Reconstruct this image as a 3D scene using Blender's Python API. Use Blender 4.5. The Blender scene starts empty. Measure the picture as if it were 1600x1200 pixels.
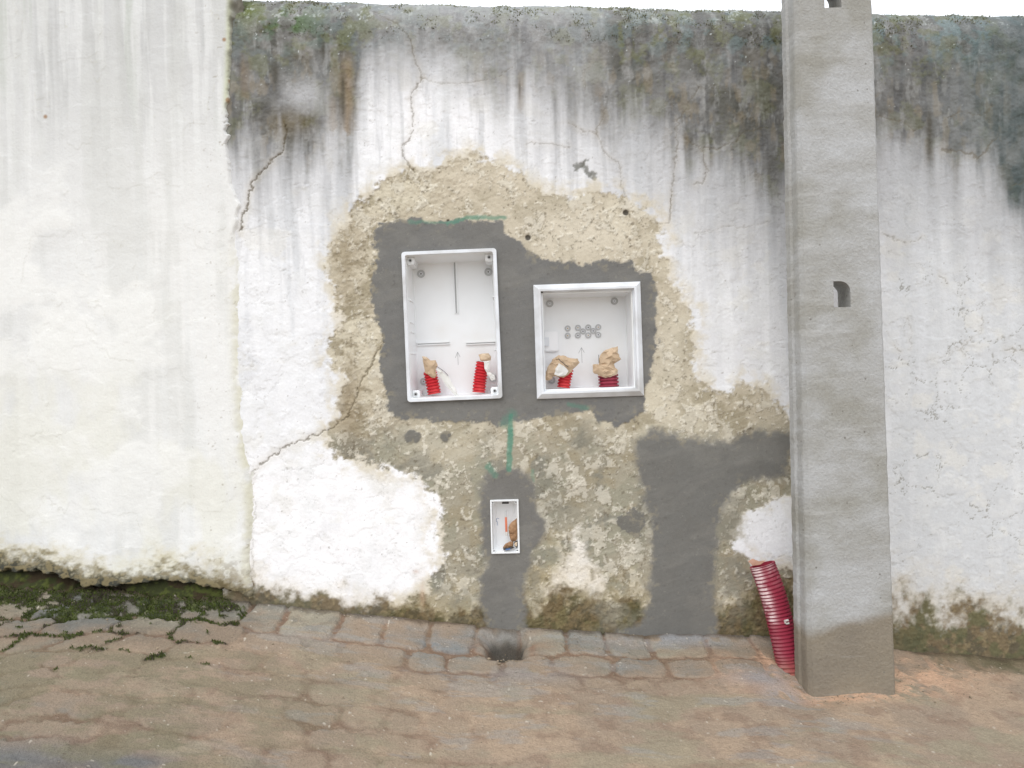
import bpy, bmesh, math, random
import numpy as np
from mathutils import Vector, Matrix

random.seed(7)
scene = bpy.context.scene
# ------------------------------------------------------------------ camera, world, sun
D = 2.31                      # camera to wall, metres
F = 1155.0                    # focal length in pixels of the 1600 px wide photograph
ROLL = math.radians(1.5)
CR, SR = math.cos(ROLL), math.sin(ROLL)
cam_d = bpy.data.cameras.new('camera')
cam_d.sensor_width = 36.0
cam_d.lens = 36.0 * F / 1600.0
cam_d.clip_start = 0.05
cam_d.clip_end = 500.0
cam = bpy.data.objects.new('camera', cam_d)
scene.collection.objects.link(cam)
cam.location = (0, -D, 0)
cam.rotation_euler = (Matrix.Rotation(math.radians(90), 3, 'X') @ Matrix.Rotation(-ROLL, 3, 'Z')).to_euler()
scene.camera = cam

SUN_EL, SUN_AZ = math.radians(52), math.radians(205)
world = bpy.data.worlds.new('World')
scene.world = world
world.use_nodes = True
wn, wl = world.node_tree.nodes, world.node_tree.links
sky = wn.new('ShaderNodeTexSky')
sky.sky_type = 'NISHITA'
sky.sun_disc = False
sky.sun_elevation = SUN_EL
sky.sun_rotation = SUN_AZ
sky.air_density = 1.0
sky.dust_density = 6.0
hs = wn.new('ShaderNodeHueSaturation')
hs.inputs['Saturation'].default_value = 0.18
bg = wn['Background']
bg.inputs['Strength'].default_value = 0.15
wl.new(sky.outputs[0], hs.inputs['Color'])
mc_ = wn.new('ShaderNodeMix'); mc_.data_type = 'RGBA'      # thick even cloud over the clear sky
mc_.inputs[0].default_value = 0.75
mc_.inputs[7].default_value = (12.5, 13.0, 13.8, 1)
wl.new(hs.outputs[0], mc_.inputs[6])
wl.new(mc_.outputs[2], bg.inputs['Color'])
sun_d = bpy.data.lights.new('sun', 'SUN')
sun_d.energy = 0.6
sun_d.angle = math.radians(35)
sun_d.color = (1.0, 0.985, 0.97)
sun = bpy.data.objects.new('sun', sun_d)
scene.collection.objects.link(sun)
# direction towards the sun (behind the camera, a little to the left, high)
sdir = Vector((-0.35, -0.72, 0.95)).normalized()
sun.rotation_euler = sdir.to_track_quat('Z', 'Y').to_euler()
sky.sun_elevation = math.asin(sdir.z)
sky.sun_rotation = math.atan2(sdir.x, sdir.y)
scene.view_settings.view_transform = 'Standard'
scene.view_settings.look = 'None'
scene.view_settings.exposure = -0.12
scene.view_settings.gamma = 1.0
scene.render.engine = 'CYCLES'
scene.cycles.max_bounces = 8
scene.cycles.diffuse_bounces = 5

C = scene.collection

# ------------------------------------------------------------------ helpers
def W(px, py, y=0.0):
    """photograph pixel -> point on the plane at depth y"""
    d = D + y
    a = (px - 800.0) / F * d
    b = (600.0 - py) / F * d
    return Vector((a * CR + b * SR, y, -a * SR + b * CR))

def proj(X, Y, Z):
    d = D + Y
    a = X * CR - Z * SR
    b = X * SR + Z * CR
    return 800.0 + F * a / d, 600.0 - F * b / d

def s2l(c):
    c = np.asarray(c, dtype=np.float64) / 255.0
    return np.where(c <= 0.04045, c / 12.92, ((c + 0.055) / 1.055) ** 2.4)

def tagit(o, label=None, cat=None, group=None, kind=None):
    if label: o['label'] = label
    if cat: o['category'] = cat
    if group: o['group'] = group
    if kind: o['kind'] = kind
    return o

def empty(name, loc, label, cat, group=None, rot=None):
    o = bpy.data.objects.new(name, None)
    o.empty_display_size = 0.05
    C.objects.link(o)
    o.location = loc
    if rot: o.rotation_euler = rot
    return tagit(o, label, cat, group)

def link(name, me, mat, parent=None, smooth=False):
    o = bpy.data.objects.new(name, me)
    C.objects.link(o)
    if mat: me.materials.append(mat)
    if parent: o.parent = parent
    if smooth:
        me.polygons.foreach_set('use_smooth', np.ones(len(me.polygons), dtype=bool))
    return o

def bm_obj(name, bm, mat, parent=None, smooth=False):
    me = bpy.data.meshes.new(name)
    bmesh.ops.recalc_face_normals(bm, faces=bm.faces)
    bm.to_mesh(me)
    bm.free()
    return link(name, me, mat, parent, smooth)

# ---- numpy value noise
_r = np.random.RandomState(11)
_P = _r.permutation(1024).astype(np.int64)
_V = _r.rand(1024)
def vn(x, y, seed=0):
    xi = np.floor(x); yi = np.floor(y)
    fx = x - xi; fy = y - yi
    xi = xi.astype(np.int64) + seed * 131; yi = yi.astype(np.int64) + seed * 57
    fx = fx * fx * fx * (fx * (fx * 6 - 15) + 10); fy = fy * fy * fy * (fy * (fy * 6 - 15) + 10)
    a0 = _P[xi & 1023]; a1 = _P[(xi + 1) & 1023]
    v00 = _V[_P[(a0 + yi) & 1023]]; v10 = _V[_P[(a1 + yi) & 1023]]
    v01 = _V[_P[(a0 + yi + 1) & 1023]]; v11 = _V[_P[(a1 + yi + 1) & 1023]]
    return (v00 * (1 - fx) + v10 * fx) * (1 - fy) + (v01 * (1 - fx) + v11 * fx) * fy

def fbm(x, y, sx, sy=None, octv=4, seed=0, gain=0.55):
    """feature size sx, sy in the units of x, y; returns about 0..1"""
    sy = sy or sx
    s = 0; a = 1; t = 0
    x = x / sx; y = y / sy
    for i in range(octv):
        s = s + a * vn(x + 7.3 * i, y + 3.1 * i, seed + i * 3)
        t += a; a *= gain; 
        x, y = x * 1.93 + 0.37 * 0, y * 2.07
    return s / t

def ss(a, b, x):
    t = np.clip((x - a) / (b - a), 0, 1)
    return t * t * (3 - 2 * t)

def seg_d(px, py, pts, closed=False):
    d = np.full(px.shape, 1e6)
    n = len(pts)
    for i in range(n if closed else n - 1):
        x0, y0 = pts[i]; x1, y1 = pts[(i + 1) % n]
        dx, dy = x1 - x0, y1 - y0
        t = np.clip(((px - x0) * dx + (py - y0) * dy) / (dx * dx + dy * dy + 1e-9), 0, 1)
        d = np.minimum(d, np.hypot(px - x0 - t * dx, py - y0 - t * dy))
    return d

def poly_sd(px, py, pts, margin=60):
    """signed distance, positive inside"""
    out = np.full(px.shape, -1e3)
    xs = [p[0] for p in pts]; ys = [p[1] for p in pts]
    m = (px > min(xs) - margin) & (px < max(xs) + margin) & (py > min(ys) - margin) & (py < max(ys) + margin)
    if not m.any(): return out
    x = px[m]; y = py[m]
    d = seg_d(x, y, pts, True)
    ins = np.zeros(x.shape, dtype=bool)
    n = len(pts)
    for i in range(n):
        x0, y0 = pts[i]; x1, y1 = pts[(i + 1) % n]
        if y0 == y1: continue
        c = ((y0 > y) != (y1 > y)) & (x < (x1 - x0) * (y - y0) / (y1 - y0) + x0)
        ins ^= c
    out[m] = np.where(ins, d, -d)
    return out

def line_d(px, py, pts, margin=40):
    out = np.full(px.shape, 1e3)
    xs = [p[0] for p in pts]; ys = [p[1] for p in pts]
    m = (px > min(xs) - margin) & (px < max(xs) + margin) & (py > min(ys) - margin) & (py < max(ys) + margin)
    if m.any(): out[m] = seg_d(px[m], py[m], pts)
    return out

def cell_edges(x, y, s, seed):
    """distance to the border between scattered cells (crackle), in units of s"""
    x = x / s; y = y / s
    xi = np.floor(x).astype(np.int64); yi = np.floor(y).astype(np.int64)
    f1 = np.full(x.shape, 9.0); f2 = np.full(x.shape, 9.0)
    for i in (-1, 0, 1):
        for j in (-1, 0, 1):
            h = _P[(_P[(xi + i + seed) & 1023] + yi + j) & 1023]
            d = np.hypot(xi + i + _V[h] - x, yi + j + _V[(h + 77) & 1023] - y)
            f2 = np.minimum(f2, np.maximum(f1, d)); f1 = np.minimum(f1, d)
    return f2 - f1

def mix(c, col, m):
    m = np.clip(m, 0, 1)[..., None]
    return c * (1 - m) + s2l(col) * m

def grid_mesh(name, co, col, fmask, mat, parent=None):
    """co (R,Cc,3), col (R,Cc,3); fmask (R-1,Cc-1) faces kept"""
    R, Cc = co.shape[:2]
    idx = np.arange(R * Cc).reshape(R, Cc)
    q = np.stack([idx[:-1, :-1], idx[:-1, 1:], idx[1:, 1:], idx[1:, :-1]], -1)[fmask]
    used = np.unique(q)
    remap = np.full(R * Cc, -1, dtype=np.int64); remap[used] = np.arange(len(used))
    q = remap[q].astype(np.int32)
    v = co.reshape(-1, 3)[used]; cc = col.reshape(-1, 3)[used]
    me = bpy.data.meshes.new(name)
    me.vertices.add(len(v)); me.vertices.foreach_set('co', v.astype(np.float32).ravel())
    me.loops.add(q.size); me.loops.foreach_set('vertex_index', q.ravel())
    me.polygons.add(len(q)); me.polygons.foreach_set('loop_start', (np.arange(len(q)) * 4).astype(np.int32))
    me.update(calc_edges=True)
    at = me.color_attributes.new('surface', 'FLOAT_COLOR', 'POINT')
    at.data.foreach_set('color', np.concatenate([cc, np.ones((len(cc), 1))], 1).astype(np.float32).ravel())
    return link(name, me, mat, parent, True)

# ---- materials
def node_mat(name):
    m = bpy.data.materials.new(name); m.use_nodes = True
    n, l = m.node_tree.nodes, m.node_tree.links
    return m, n, l, n['Principled BSDF']

def surf_mat(name, rough, grain_scale, grain, bump, bscale):
    """surface colour stored on the mesh, broken up by grain and bump nodes"""
    m, n, l, b = node_mat(name)
    a = n.new('ShaderNodeAttribute'); a.attribute_name = 'surface'
    tc = n.new('ShaderNodeTexCoord')
    nz = n.new('ShaderNodeTexNoise'); nz.inputs['Scale'].default_value = grain_scale; nz.inputs['Detail'].default_value = 6; nz.inputs['Roughness'].default_value = 0.7
    l.new(tc.outputs['Object'], nz.inputs['Vector'])
    mr = n.new('ShaderNodeMapRange'); mr.inputs[1].default_value = 0.25; mr.inputs[2].default_value = 0.75
    mr.inputs[3].default_value = 1 - grain; mr.inputs[4].default_value = 1 + grain
    l.new(nz.outputs['Fac'], mr.inputs[0])
    mx = n.new('ShaderNodeVectorMath'); mx.operation = 'SCALE'
    l.new(a.outputs['Color'], mx.inputs[0]); l.new(mr.outputs[0], mx.inputs['Scale'])
    l.new(mx.outputs[0], b.inputs['Base Color'])
    b.inputs['Roughness'].default_value = rough
    b.inputs['Specular IOR Level'].default_value = 0.3
    n2 = n.new('ShaderNodeTexNoise'); n2.inputs['Scale'].default_value = bscale; n2.inputs['Detail'].default_value = 8; n2.inputs['Roughness'].default_value = 0.65
    l.new(tc.outputs['Object'], n2.inputs['Vector'])
    bp = n.new('ShaderNodeBump'); bp.inputs['Strength'].default_value = 1.0; bp.inputs['Distance'].default_value = bump
    l.new(n2.outputs['Fac'], bp.inputs['Height']); l.new(bp.outputs[0], b.inputs['Normal'])
    return m

def plain_mat(name, col, rough=0.5, var=0.06, scale=30, bump=0.0, spec=0.5, dirt=None, dirt_amt=0.0):
    m, n, l, b = node_mat(name)
    tc = n.new('ShaderNodeTexCoord')
    nz = n.new('ShaderNodeTexNoise'); nz.inputs['Scale'].default_value = scale; nz.inputs['Detail'].default_value = 5
    l.new(tc.outputs['Object'], nz.inputs['Vector'])
    rp = n.new('ShaderNodeValToRGB')
    c = s2l(col)
    rp.color_ramp.elements[0].position = 0.3; rp.color_ramp.elements[1].position = 0.7
    rp.color_ramp.elements[0].color = (*(c * (1 - var)), 1); rp.color_ramp.elements[1].color = (*np.minimum(c * (1 + var), 0.95), 1)
    l.new(nz.outputs['Fac'], rp.inputs[0])
    out = rp.outputs[0]
    if dirt:
        n3 = n.new('ShaderNodeTexNoise'); n3.inputs['Scale'].default_value = scale * 0.5; n3.inputs['Detail'].default_value = 8
        l.new(tc.outputs['Object'], n3.inputs['Vector'])
        r3 = n.new('ShaderNodeMapRange'); r3.inputs[1].default_value = 0.45; r3.inputs[2].default_value = 0.7; r3.inputs[3].default_value = 0; r3.inputs[4].default_value = dirt_amt
        l.new(n3.outputs['Fac'], r3.inputs[0])
        mm = n.new('ShaderNodeMix'); mm.data_type = 'RGBA'
        l.new(r3.outputs[0], mm.inputs[0]); l.new(out, mm.inputs[6]); mm.inputs[7].default_value = (*s2l(dirt), 1)
        out = mm.outputs[2]
    l.new(out, b.inputs['Base Color'])
    b.inputs['Roughness'].default_value = rough
    b.inputs['Specular IOR Level'].default_value = spec
    if bump:
        bp = n.new('ShaderNodeBump'); bp.inputs['Distance'].default_value = bump
        l.new(nz.outputs['Fac'], bp.inputs['Height']); l.new(bp.outputs[0], b.inputs['Normal'])
    return m

M_white = surf_mat('limewash', 0.9, 180, 0.03, 0.0012, 130)
M_bare = surf_mat('old_render', 0.95, 260, 0.09, 0.0018, 150)
M_cement = surf_mat('fresh_cement', 0.95, 420, 0.07, 0.0012, 320)
M_cope = surf_mat('weathered_coping', 0.95, 200, 0.14, 0.003, 140)
M_ground = surf_mat('stone_and_mud', 0.72, 200, 0.22, 0.006, 190)

# ------------------------------------------------------------------ outlines read off the photograph (pixels)
CONTACT = [(-900, 860), (-300, 905), (0, 930), (200, 940), (385, 950), (560, 970), (740, 990), (900, 996), (1000, 1003), (1120, 1002), (1240, 1008), (1400, 1028), (1600, 1042), (2400, 1110)]
def contact_y(px):
    return np.interp(px, [p[0] for p in CONTACT], [p[1] for p in CONTACT])
_cw = [W(*p) for p in CONTACT]
def contact_z(X):
    z = np.interp(X, [p.x for p in _cw], [p.z for p in _cw])
    return z
BARE = [(598,288),(640,272),(690,262),(735,243),(760,250),(792,262),(822,286),(850,300),(900,306),(940,300),(985,308),(1012,330),(1030,355),(1036,385),(1042,430),(1060,468),(1085,490),(1083,540),(1085,590),(1097,607),(1130,616),(1165,603),(1195,610),(1220,636),(1245,670),(1300,700),(1290,760),(1225,772),(1200,788),(1165,800),(1145,825),(1144,858),(1165,877),(1205,892),(1240,900),(1262,950),(1275,1100),(560,1100),(575,975),(602,966),(640,945),(665,930),(682,900),(690,870),(684,830),(690,800),(688,775),(668,755),(640,736),(600,730),(562,716),(530,714),(514,692),(516,670),(532,650),(530,625),(541,600),(534,578),(518,570),(520,530),(536,500),(530,460),(517,430),(520,390),(540,350),(562,315)]
CEM_BOX = [(603,346),(640,341),(700,349),(730,341),(785,345),(796,366),(820,387),(850,403),(900,411),(960,409),(986,408),(992,424),(1018,430),(1030,460),(1022,500),(1028,540),(1022,580),(1010,600),(1006,640),(985,655),(965,667),(940,660),(920,642),(880,648),(830,657),(790,664),(740,660),(680,658),(630,656),(606,640),(600,600),(593,560),(598,520),(584,500),(579,450),(588,400),(584,360)]
CEM_SMALL = [(765,737),(792,729),(830,741),(838,780),(840,800),(854,825),(849,846),(830,860),(826,890),(820,930),(822,1040),(768,1040),(757,960),(744,925),(760,890),(755,840),(748,790),(750,757)]
CEM_T = [(990,690),(1020,671),(1060,678),(1100,690),(1130,690),(1170,678),(1245,668),(1245,690),(1227,742),(1190,750),(1160,760),(1132,790),(1122,850),(1120,900),(1118,960),(1124,1040),(965,1040),(960,985),(1002,972),(1014,930),(1018,880),(1021,830),(1004,780),(996,730)]
BLOBS = [(645, 683, 14, 12), (697, 682, 9, 9), (988, 818, 18, 22)]
CRACKS = [  # points, half width px, depth m, darkness
 ([(446,196),(449,212),(441,236),(420,258),(395,285),(387,315),(374,362)], 2.0, .008, .9),
 ([(585,20),(618,34),(640,60),(645,85),(660,120),(642,152),(646,190),(641,215),(627,231),(632,250),(645,268)], 1.6, .005, .75),
 ([(660,122),(690,131),(730,130),(780,120),(800,105)], 1.3, .002, .45),
 ([(600,525),(583,570),(562,600),(548,645),(520,668),(480,685),(440,702),(405,725),(393,745)], 1.9, .006, .8),
 ([(393,745),(399,790),(392,840),(398,900)], 1.6, .003, .5),
 ([(1080,120),(1093,138),(1075,165),(1058,195),(1057,240),(1050,290),(1045,345)], 1.5, .003, .6),
 ([(1093,138),(1120,135),(1140,145)], 1.2, .002, .4),
 ([(1070,215),(1090,230),(1120,232),(1150,220),(1165,205),(1200,200)], 1.7, .003, .55),
 ([(945,170),(935,200),(930,208),(905,203),(890,190)], 1.4, .002, .6),
 ([(930,208),(950,245),(970,256),(972,290),(980,308)], 1.3, .003, .55),
 ([(824,225),(850,226),(888,228)], 1.4, .002, .5),
 ([(1025,352),(1043,350),(1049,300)], 1.3, .003, .5),
 ([(1100,235),(1104,265),(1100,282),(1085,288)], 1.6, .003, .6),
 ([(1165,175),(1160,200),(1150,220)], 1.2, .002, .4),
 ([(1085,365),(1130,355),(1185,352),(1200,345)], 1.1, .002, .3),
 ([(1165,240),(1170,280)], 1.1, .001, .3),
 ([(1368,183),(1410,190),(1428,204),(1444,198)], 1.8, .003, .7),
 ([(1476,188),(1500,176),(1535,180),(1552,165)], 1.6, .003, .6),
 ([(1472,234),(1500,237),(1528,247),(1558,216)], 2.2, .003, .6),
 ([(1380,363),(1398,375),(1420,379),(1440,371)], 1.3, .003, .6),
 ([(1580,290),(1600,284)], 1.5, .002, .5),
 ([(1395,540),(1408,549)], 1.4, .002, .6),
 ([(1570,545),(1610,550)], 1.8, .003, .7),
 ([(1470,430),(1480,445)], 1.8, .002, .6),
 ([(1535,490),(1534,520),(1510,535),(1502,545),(1510,555)], 1.1, .002, .5),
 ([(1420,495),(1425,520),(1421,545)], 1.0, .001, .4),
 ([(1500,545),(1470,560),(1450,562)], 1.0, .001, .3),
 ([(770,690),(850,690),(905,700)], 1.0, .001, .2),
 ([(415,520),(450,522)], 1.0, .001, .2),
 ([(440,560),(470,570),(500,565)], 1.0, .001, .25),
 ([(610,690),(628,715),(640,735)], 1.5, .003, .5),
]
STAIN_LOW = [(300,215),(370,215),(450,232),(500,205),(552,212),(566,100),(620,70),(662,100),(700,128),(780,128),(850,140),(930,165),(1000,178),(1060,200),(1100,232),(1160,252),(1220,280),(1300,230),(1370,205),(1420,215),(1480,235),(1540,250),(1580,285),(1610,380),(1650,440),(1800,300),(2600,260)]

def bell(px, py, cx, cy, rx, ry):
    return np.exp(-(((px - cx) / rx) ** 2 + ((py - cy) / ry) ** 2))

# ------------------------------------------------------------------ garden wall
def span(a, b, step, lo, hi, coarse):
    f = np.arange(a, b, step)
    l_ = np.arange(a - coarse, lo - coarse, -coarse)[::-1]
    h_ = np.arange(b, hi + coarse, coarse)
    return np.concatenate([l_, f, h_])

def wall_top(X):
    return 1.229 - 0.0475 * (X + 0.2) + 0.004 * (fbm(X, X * 0, 0.3, None, 3, 5) - .5) * 2

RC = 0.14
TH = 2 * RC
Xs = span(-0.92, 2.02, 0.0028, -0.92, 7.0, 0.06)
S = np.concatenate([np.arange(-3.2, -2.1, 0.1), np.arange(-2.1, 0.0, 0.0028), np.arange(0.0, math.pi * RC * 0.62, 0.0032), np.linspace(math.pi * RC * 0.63, math.pi * RC, 18), math.pi * RC + np.linspace(0.1, 2.5, 12)])
XX, SS_ = np.meshgrid(Xs, S)
zt = wall_top(Xs)[None, :] - 0.89 * RC
phi = np.clip(SS_ / RC, 0, math.pi)
Yb = RC * (1 - np.cos(phi))
Zb = zt + np.where(SS_ < 0, SS_, RC * np.sin(phi) - np.maximum(SS_ - math.pi * RC, 0))
nY = -np.cos(phi); nZ = np.sin(phi)
PX, PY = proj(XX, np.minimum(Yb, 0.08), Zb)
back = phi > 2.2
U, V = XX * 500, Zb * 500            # surface coordinates, 1 unit = 2 mm

def field_garden():
    n_big = fbm(U, V, 90, None, 5, 1)
    n_mid = fbm(U, V, 22, None, 5, 2)
    n_fin = fbm(U, V, 6, None, 4, 3)
    n_f2 = fbm(U, V, 3.2, None, 3, 4)
    warpx = (fbm(U, V, 20, None, 6, 10, .68) - .5) * 38
    warpy = (fbm(U, V, 20, None, 6, 12, .68) - .5) * 38
    wx2 = (fbm(U, V, 9, None, 4, 20, .6) - .5) * 14
    wy2 = (fbm(U, V, 9, None, 4, 22, .6) - .5) * 14
    streak = fbm(U, V, 9, 130, 5, 30)
    streak2 = fbm(U, V, 26, 240, 4, 36)
    # --- white limewash
    c = np.ones(PX.shape + (3,)) * s2l((226, 226, 227))
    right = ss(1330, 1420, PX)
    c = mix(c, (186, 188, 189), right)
    c = mix(c, (206, 206, 207), ss(1050, 1120, PX) * (1 - right) * .8 * ss(700, 500, PY))
    c = mix(c, (243, 241, 241), ss(640, 780, PY) * (1 - ss(700, 800, PX)) * .9)
    c = mix(c, (238, 237, 238), bell(PX, PY, 690, 190, 120, 90) * .9)
    c = mix(c, (196, 198, 200), ss(.52, .75, streak2) * .8 * ss(700, 560, PY))
    c = mix(c, (184, 185, 186), ss(.50, .72, streak) * ss(700, 150, PY) * .7)
    c = mix(c, (232, 232, 232), ss(.55, .78, fbm(U, V, 20, 160, 4, 41)) * .6 * (1 - .75 * right))
    c = mix(c, (208, 208, 204), ss(.52, .72, n_mid) * .3)
    c = mix(c, (196, 197, 200), ss(.56, .66, n_big) * .5 * ss(650, 400, PX))
    c = mix(c, (212, 208, 196), ss(.62, .75, fbm(U, V, 40, None, 5, 47)) * .35)
    # thin peeling skins
    pe = fbm(U, V, 34, None, 6, 50, .6)
    peel = ss(.498, .502, pe)
    edge = np.exp(-((pe - .5) / .006) ** 2)
    h = (n_big - .5) * .006 + (n_mid - .5) * .0017 + (n_fin - .5) * .0006 + peel * .0008
    c = mix(c, (180, 176, 165), edge * .30 * ss(.45, .62, fbm(U, V, 60, None, 3, 55)))
    # crackle
    ce = cell_edges(U + wx2 * 1.6, V + wy2 * 1.6, 44, 3)
    crk = (1 - ss(.012, .035, ce)) * ss(.46, .58, fbm(U, V, 55, None, 3, 60)) * ss(.42, .55, n_fin + .08)
    crk_amt = .22 + .70 * ss(1360, 1400, PX) * ss(380, 450, PY) * (1 - ss(830, 900, PY))
    c = mix(c, (128, 126, 118), crk * crk_amt)
    h -= crk * .0012
    # small pits and specks
    sp = fbm(U, V, 4.5, None, 2, 66)
    c = mix(c, (120, 112, 98), ss(.86, .93, sp) * .6)
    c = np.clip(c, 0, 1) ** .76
    # --- old sooty growth under the coping
    low = np.interp(PX, [p[0] for p in STAIN_LOW], [p[1] for p in STAIN_LOW])
    sv = low - PY + (fbm(U, V, 13, 150, 4, 31) - .5) * 90 + (fbm(U, V, 44, 150, 5, 70) - .5) * 90 - 2
    st = ss(-62, 40, sv) * (.90 + .5 * (n_mid - .5))
    st *= 1 - .85 * bell(PX, PY, 475, 148, 36, 26)
    st *= 1 - .75 * ss(560, 575, PX) * (1 - ss(690, 760, PX)) * ss(60, 110, PY)
    st *= 1 - .35 * ss(560, 620, PX) * (1 - ss(900, 980, PX))
    soft = ss(-160 - 90 * ss(850, 1050, PX), 10, sv) * .74 * (1 - bell(PX, PY, 690, 210, 110, 100))
    c = mix(c, (156, 156, 157), soft)
    dk = np.ones(c.shape) * s2l((106, 105, 101))
    dk = mix(dk, (84, 84, 83), ss(.48, .70, streak) * .8)
    dk = mix(dk, (88, 87, 78), ss(.44, .62, fbm(U, V, 50, 50, 4, 74)) * .6)
    dk = mix(dk, (138, 137, 133), ss(.56, .74, fbm(U, V, 14, 30, 5, 76)) * .7)
    dk = mix(dk, (160, 160, 157), ss(.64, .76, fbm(U, V, 9, 40, 4, 78)) * .4)
    topness = ss(140, 40, PY)
    m_ = fbm(U, V, 26, None, 5, 80, .65)
    dk = mix(dk, (110, 130, 130), ss(.48, .64, m_) * topness * (.35 + .45 * ss(900, 1400, PX)))
    dk = mix(dk, (150, 154, 146), ss(44, 20, PY) * ss(.4, .6, n_mid) * .6)
    m2 = fbm(U, V, 24, 30, 5, 84, .65)
    dk = mix(dk, (108, 110, 72), ss(.52, .66, m2) * (.35 + .3 * topness))
    dk = mix(dk, (130, 119, 98), ss(.55, .70, fbm(U, V, 14, 34, 5, 88)) * (1 - topness) * .55)
    dk = mix(dk, (84, 106, 66), bell(PX, PY, 455, 40, 40, 26) * ss(.45, .6, m_) )
    dk = mix(dk, (96, 106, 52), bell(PX, PY, 385, 15, 18, 34) * .8)
    dk = mix(dk, (100, 88, 60), bell(PX, PY, 455, 190, 36, 22) * .8)
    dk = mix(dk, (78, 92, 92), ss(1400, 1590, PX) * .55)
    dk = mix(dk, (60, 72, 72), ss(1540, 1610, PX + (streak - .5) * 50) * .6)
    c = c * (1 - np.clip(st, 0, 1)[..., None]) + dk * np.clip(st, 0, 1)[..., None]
    # rust streak
    for rx, y0, y1, w_, a in ((543, 90, 214, 9, .65), (520, 150, 212, 7, .35), (384, 90, 160, 7, .35), (815, 120, 180, 5, .3), (935, 130, 160, 8, .25)):
        mm = np.exp(-((PX - rx + (streak - .5) * 10) / w_) ** 2) * ss(y0 - 20, y0 + 20, PY) * (1 - ss(y1 - 14, y1, PY + (n_fin - .5) * 20))
        c = mix(c, (142, 122, 94), mm * a)
    for rx, y0, y1, w_ in ((536, 110, 205, 4), (812, 125, 170, 1.5), (1452, 170, 270, 5), (1300, 0, 100, 3), (505, 60, 110, 3), (430, 90, 160, 6)):
        mm = np.exp(-((PX - rx) / w_) ** 2) * ss(y0 - 10, y0 + 20, PY) * (1 - ss(y1 - 40, y1, PY))
        c = mix(c, (74, 70, 60), mm * .75)
    # lichen and chipped specks
    lc = fbm(U, V, 5.5, None, 3, 92)
    c = mix(c, (206, 212, 210), ss(.84, .9, lc) * ss(210, 90, PY) * st)
    c = mix(c, (200, 205, 200), ss(.64, .72, fbm(U, V, 12, None, 5, 94, .7)) * ss(55, 25, PY) * .5 * st)
    h += st * ((n_fin - .5) * .004 + (n_f2 - .5) * .0022) + topness * (n_mid - .5) * .006
    for ax, ay, bx, by in ((912, 258, 920, 272), (925, 270, 930, 276), (898, 262, 915, 253)):
        dd = line_d(PX + wx2, PY + wy2, [(ax, ay), (bx, by)])
        c = mix(c, (104, 104, 96), (1 - ss(2, 6, dd)) * .8); h -= (1 - ss(2, 6, dd)) * .0015
    # --- bare render
    sd = poly_sd(PX + warpx, PY + warpy, BARE)
    bare = ss(-5, 4, sd + (n_fin - .5) * 16)
    soft_b = ss(-34, 0, sd)
    c = mix(c, (206, 195, 170), soft_b * .75 * ss(.36, .58, n_mid))
    bareA = ss(-30, 16, sd + (n_fin - .5) * 26)
    b = np.ones(c.shape) * s2l((192, 178, 148))
    b = mix(b, (208, 196, 166), ss(.45, .62, n_big))
    lowb = ss(640, 720, PY)
    b = mix(b, (158, 149, 124), lowb * .85)
    b = mix(b, (160, 146, 112), ss(.52, .68, fbm(U, V, 30, None, 5, 100)) * .8)
    b = mix(b, (140, 124, 90), ss(.60, .72, fbm(U, V, 14, None, 5, 104)) * .65 * ss(640, 560, PX))
    b = mix(b, (128, 126, 112), ss(.56, .68, fbm(U, V, 44, None, 5, 108)) * .75 * lowb)
    b = mix(b, (150, 148, 122), ss(.5, .62, fbm(U, V, 26, None, 5, 112)) * .5 * lowb)
    b = mix(b, (222, 210, 184), bell(PX, PY, 900, 360, 110, 50) * .75)
    b = mix(b, (222, 208, 180), bell(PX, PY, 760, 280, 70, 30) * .6)
    b = mix(b, (214, 203, 176), bell(PX, PY, 1050, 560, 30, 90) * .7)
    b = mix(b, (206, 194, 164), bell(PX, PY, 700, 700, 60, 30) * .6)
    rough_l = np.clip(bell(PX, PY, 560, 440, 50, 170) + bell(PX, PY, 680, 300, 90, 40) + bell(PX, PY, 600, 660, 60, 50), 0, 1)
    hb = (fbm(U, V, 12, None, 5, 116) - .5) * (.0028 + .009 * rough_l) + (n_f2 - .5) * (.0016 + .003 * rough_l)
    # flakes of the old skin still holding on
    fl = fbm(U, V, 21, 26, 6, 120, .66)
    gate = fbm(U, V, 50, None, 3, 124)
    flake = ss(.565, .580, fl) * ss(.48, .56, gate)
    fedge = np.exp(-((fl - .565) / .010) ** 2) * ss(.44, .52, gate)
    b = mix(b, (212, 203, 180), flake * .6)
    b = mix(b, (132, 118, 88), fedge * .45)
    hb += flake * .0018
    fl2 = fbm(U, V, 7, 8, 4, 128, .6)
    f2m = ss(.66, .69, fl2)
    b = mix(b, (228, 220, 198), f2m * .55); hb += f2m * .0022
    b = mix(b, (104, 90, 62), ss(.70, .8, fbm(U, V, 5, None, 3, 130)) * .6)
    # trowel scratches
    tr = fbm(U * .94 + V * .34, V * .94 - U * .34, 60, 3.5, 3, 133)
    b = mix(b, (208, 198, 172), ss(.62, .76, tr) * .22); hb += (tr - .5) * .0010
    # white remains of limewash
    sp_w = poly_sd(PX + warpx * .8, PY + warpy * .8, [(903,822),(914,868),(945,905),(940,930),(900,922),(852,934),(862,902),(884,880),(895,850)])
    b = mix(b, (236, 228, 214), ss(-8, 8, sp_w) * .9)
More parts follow.
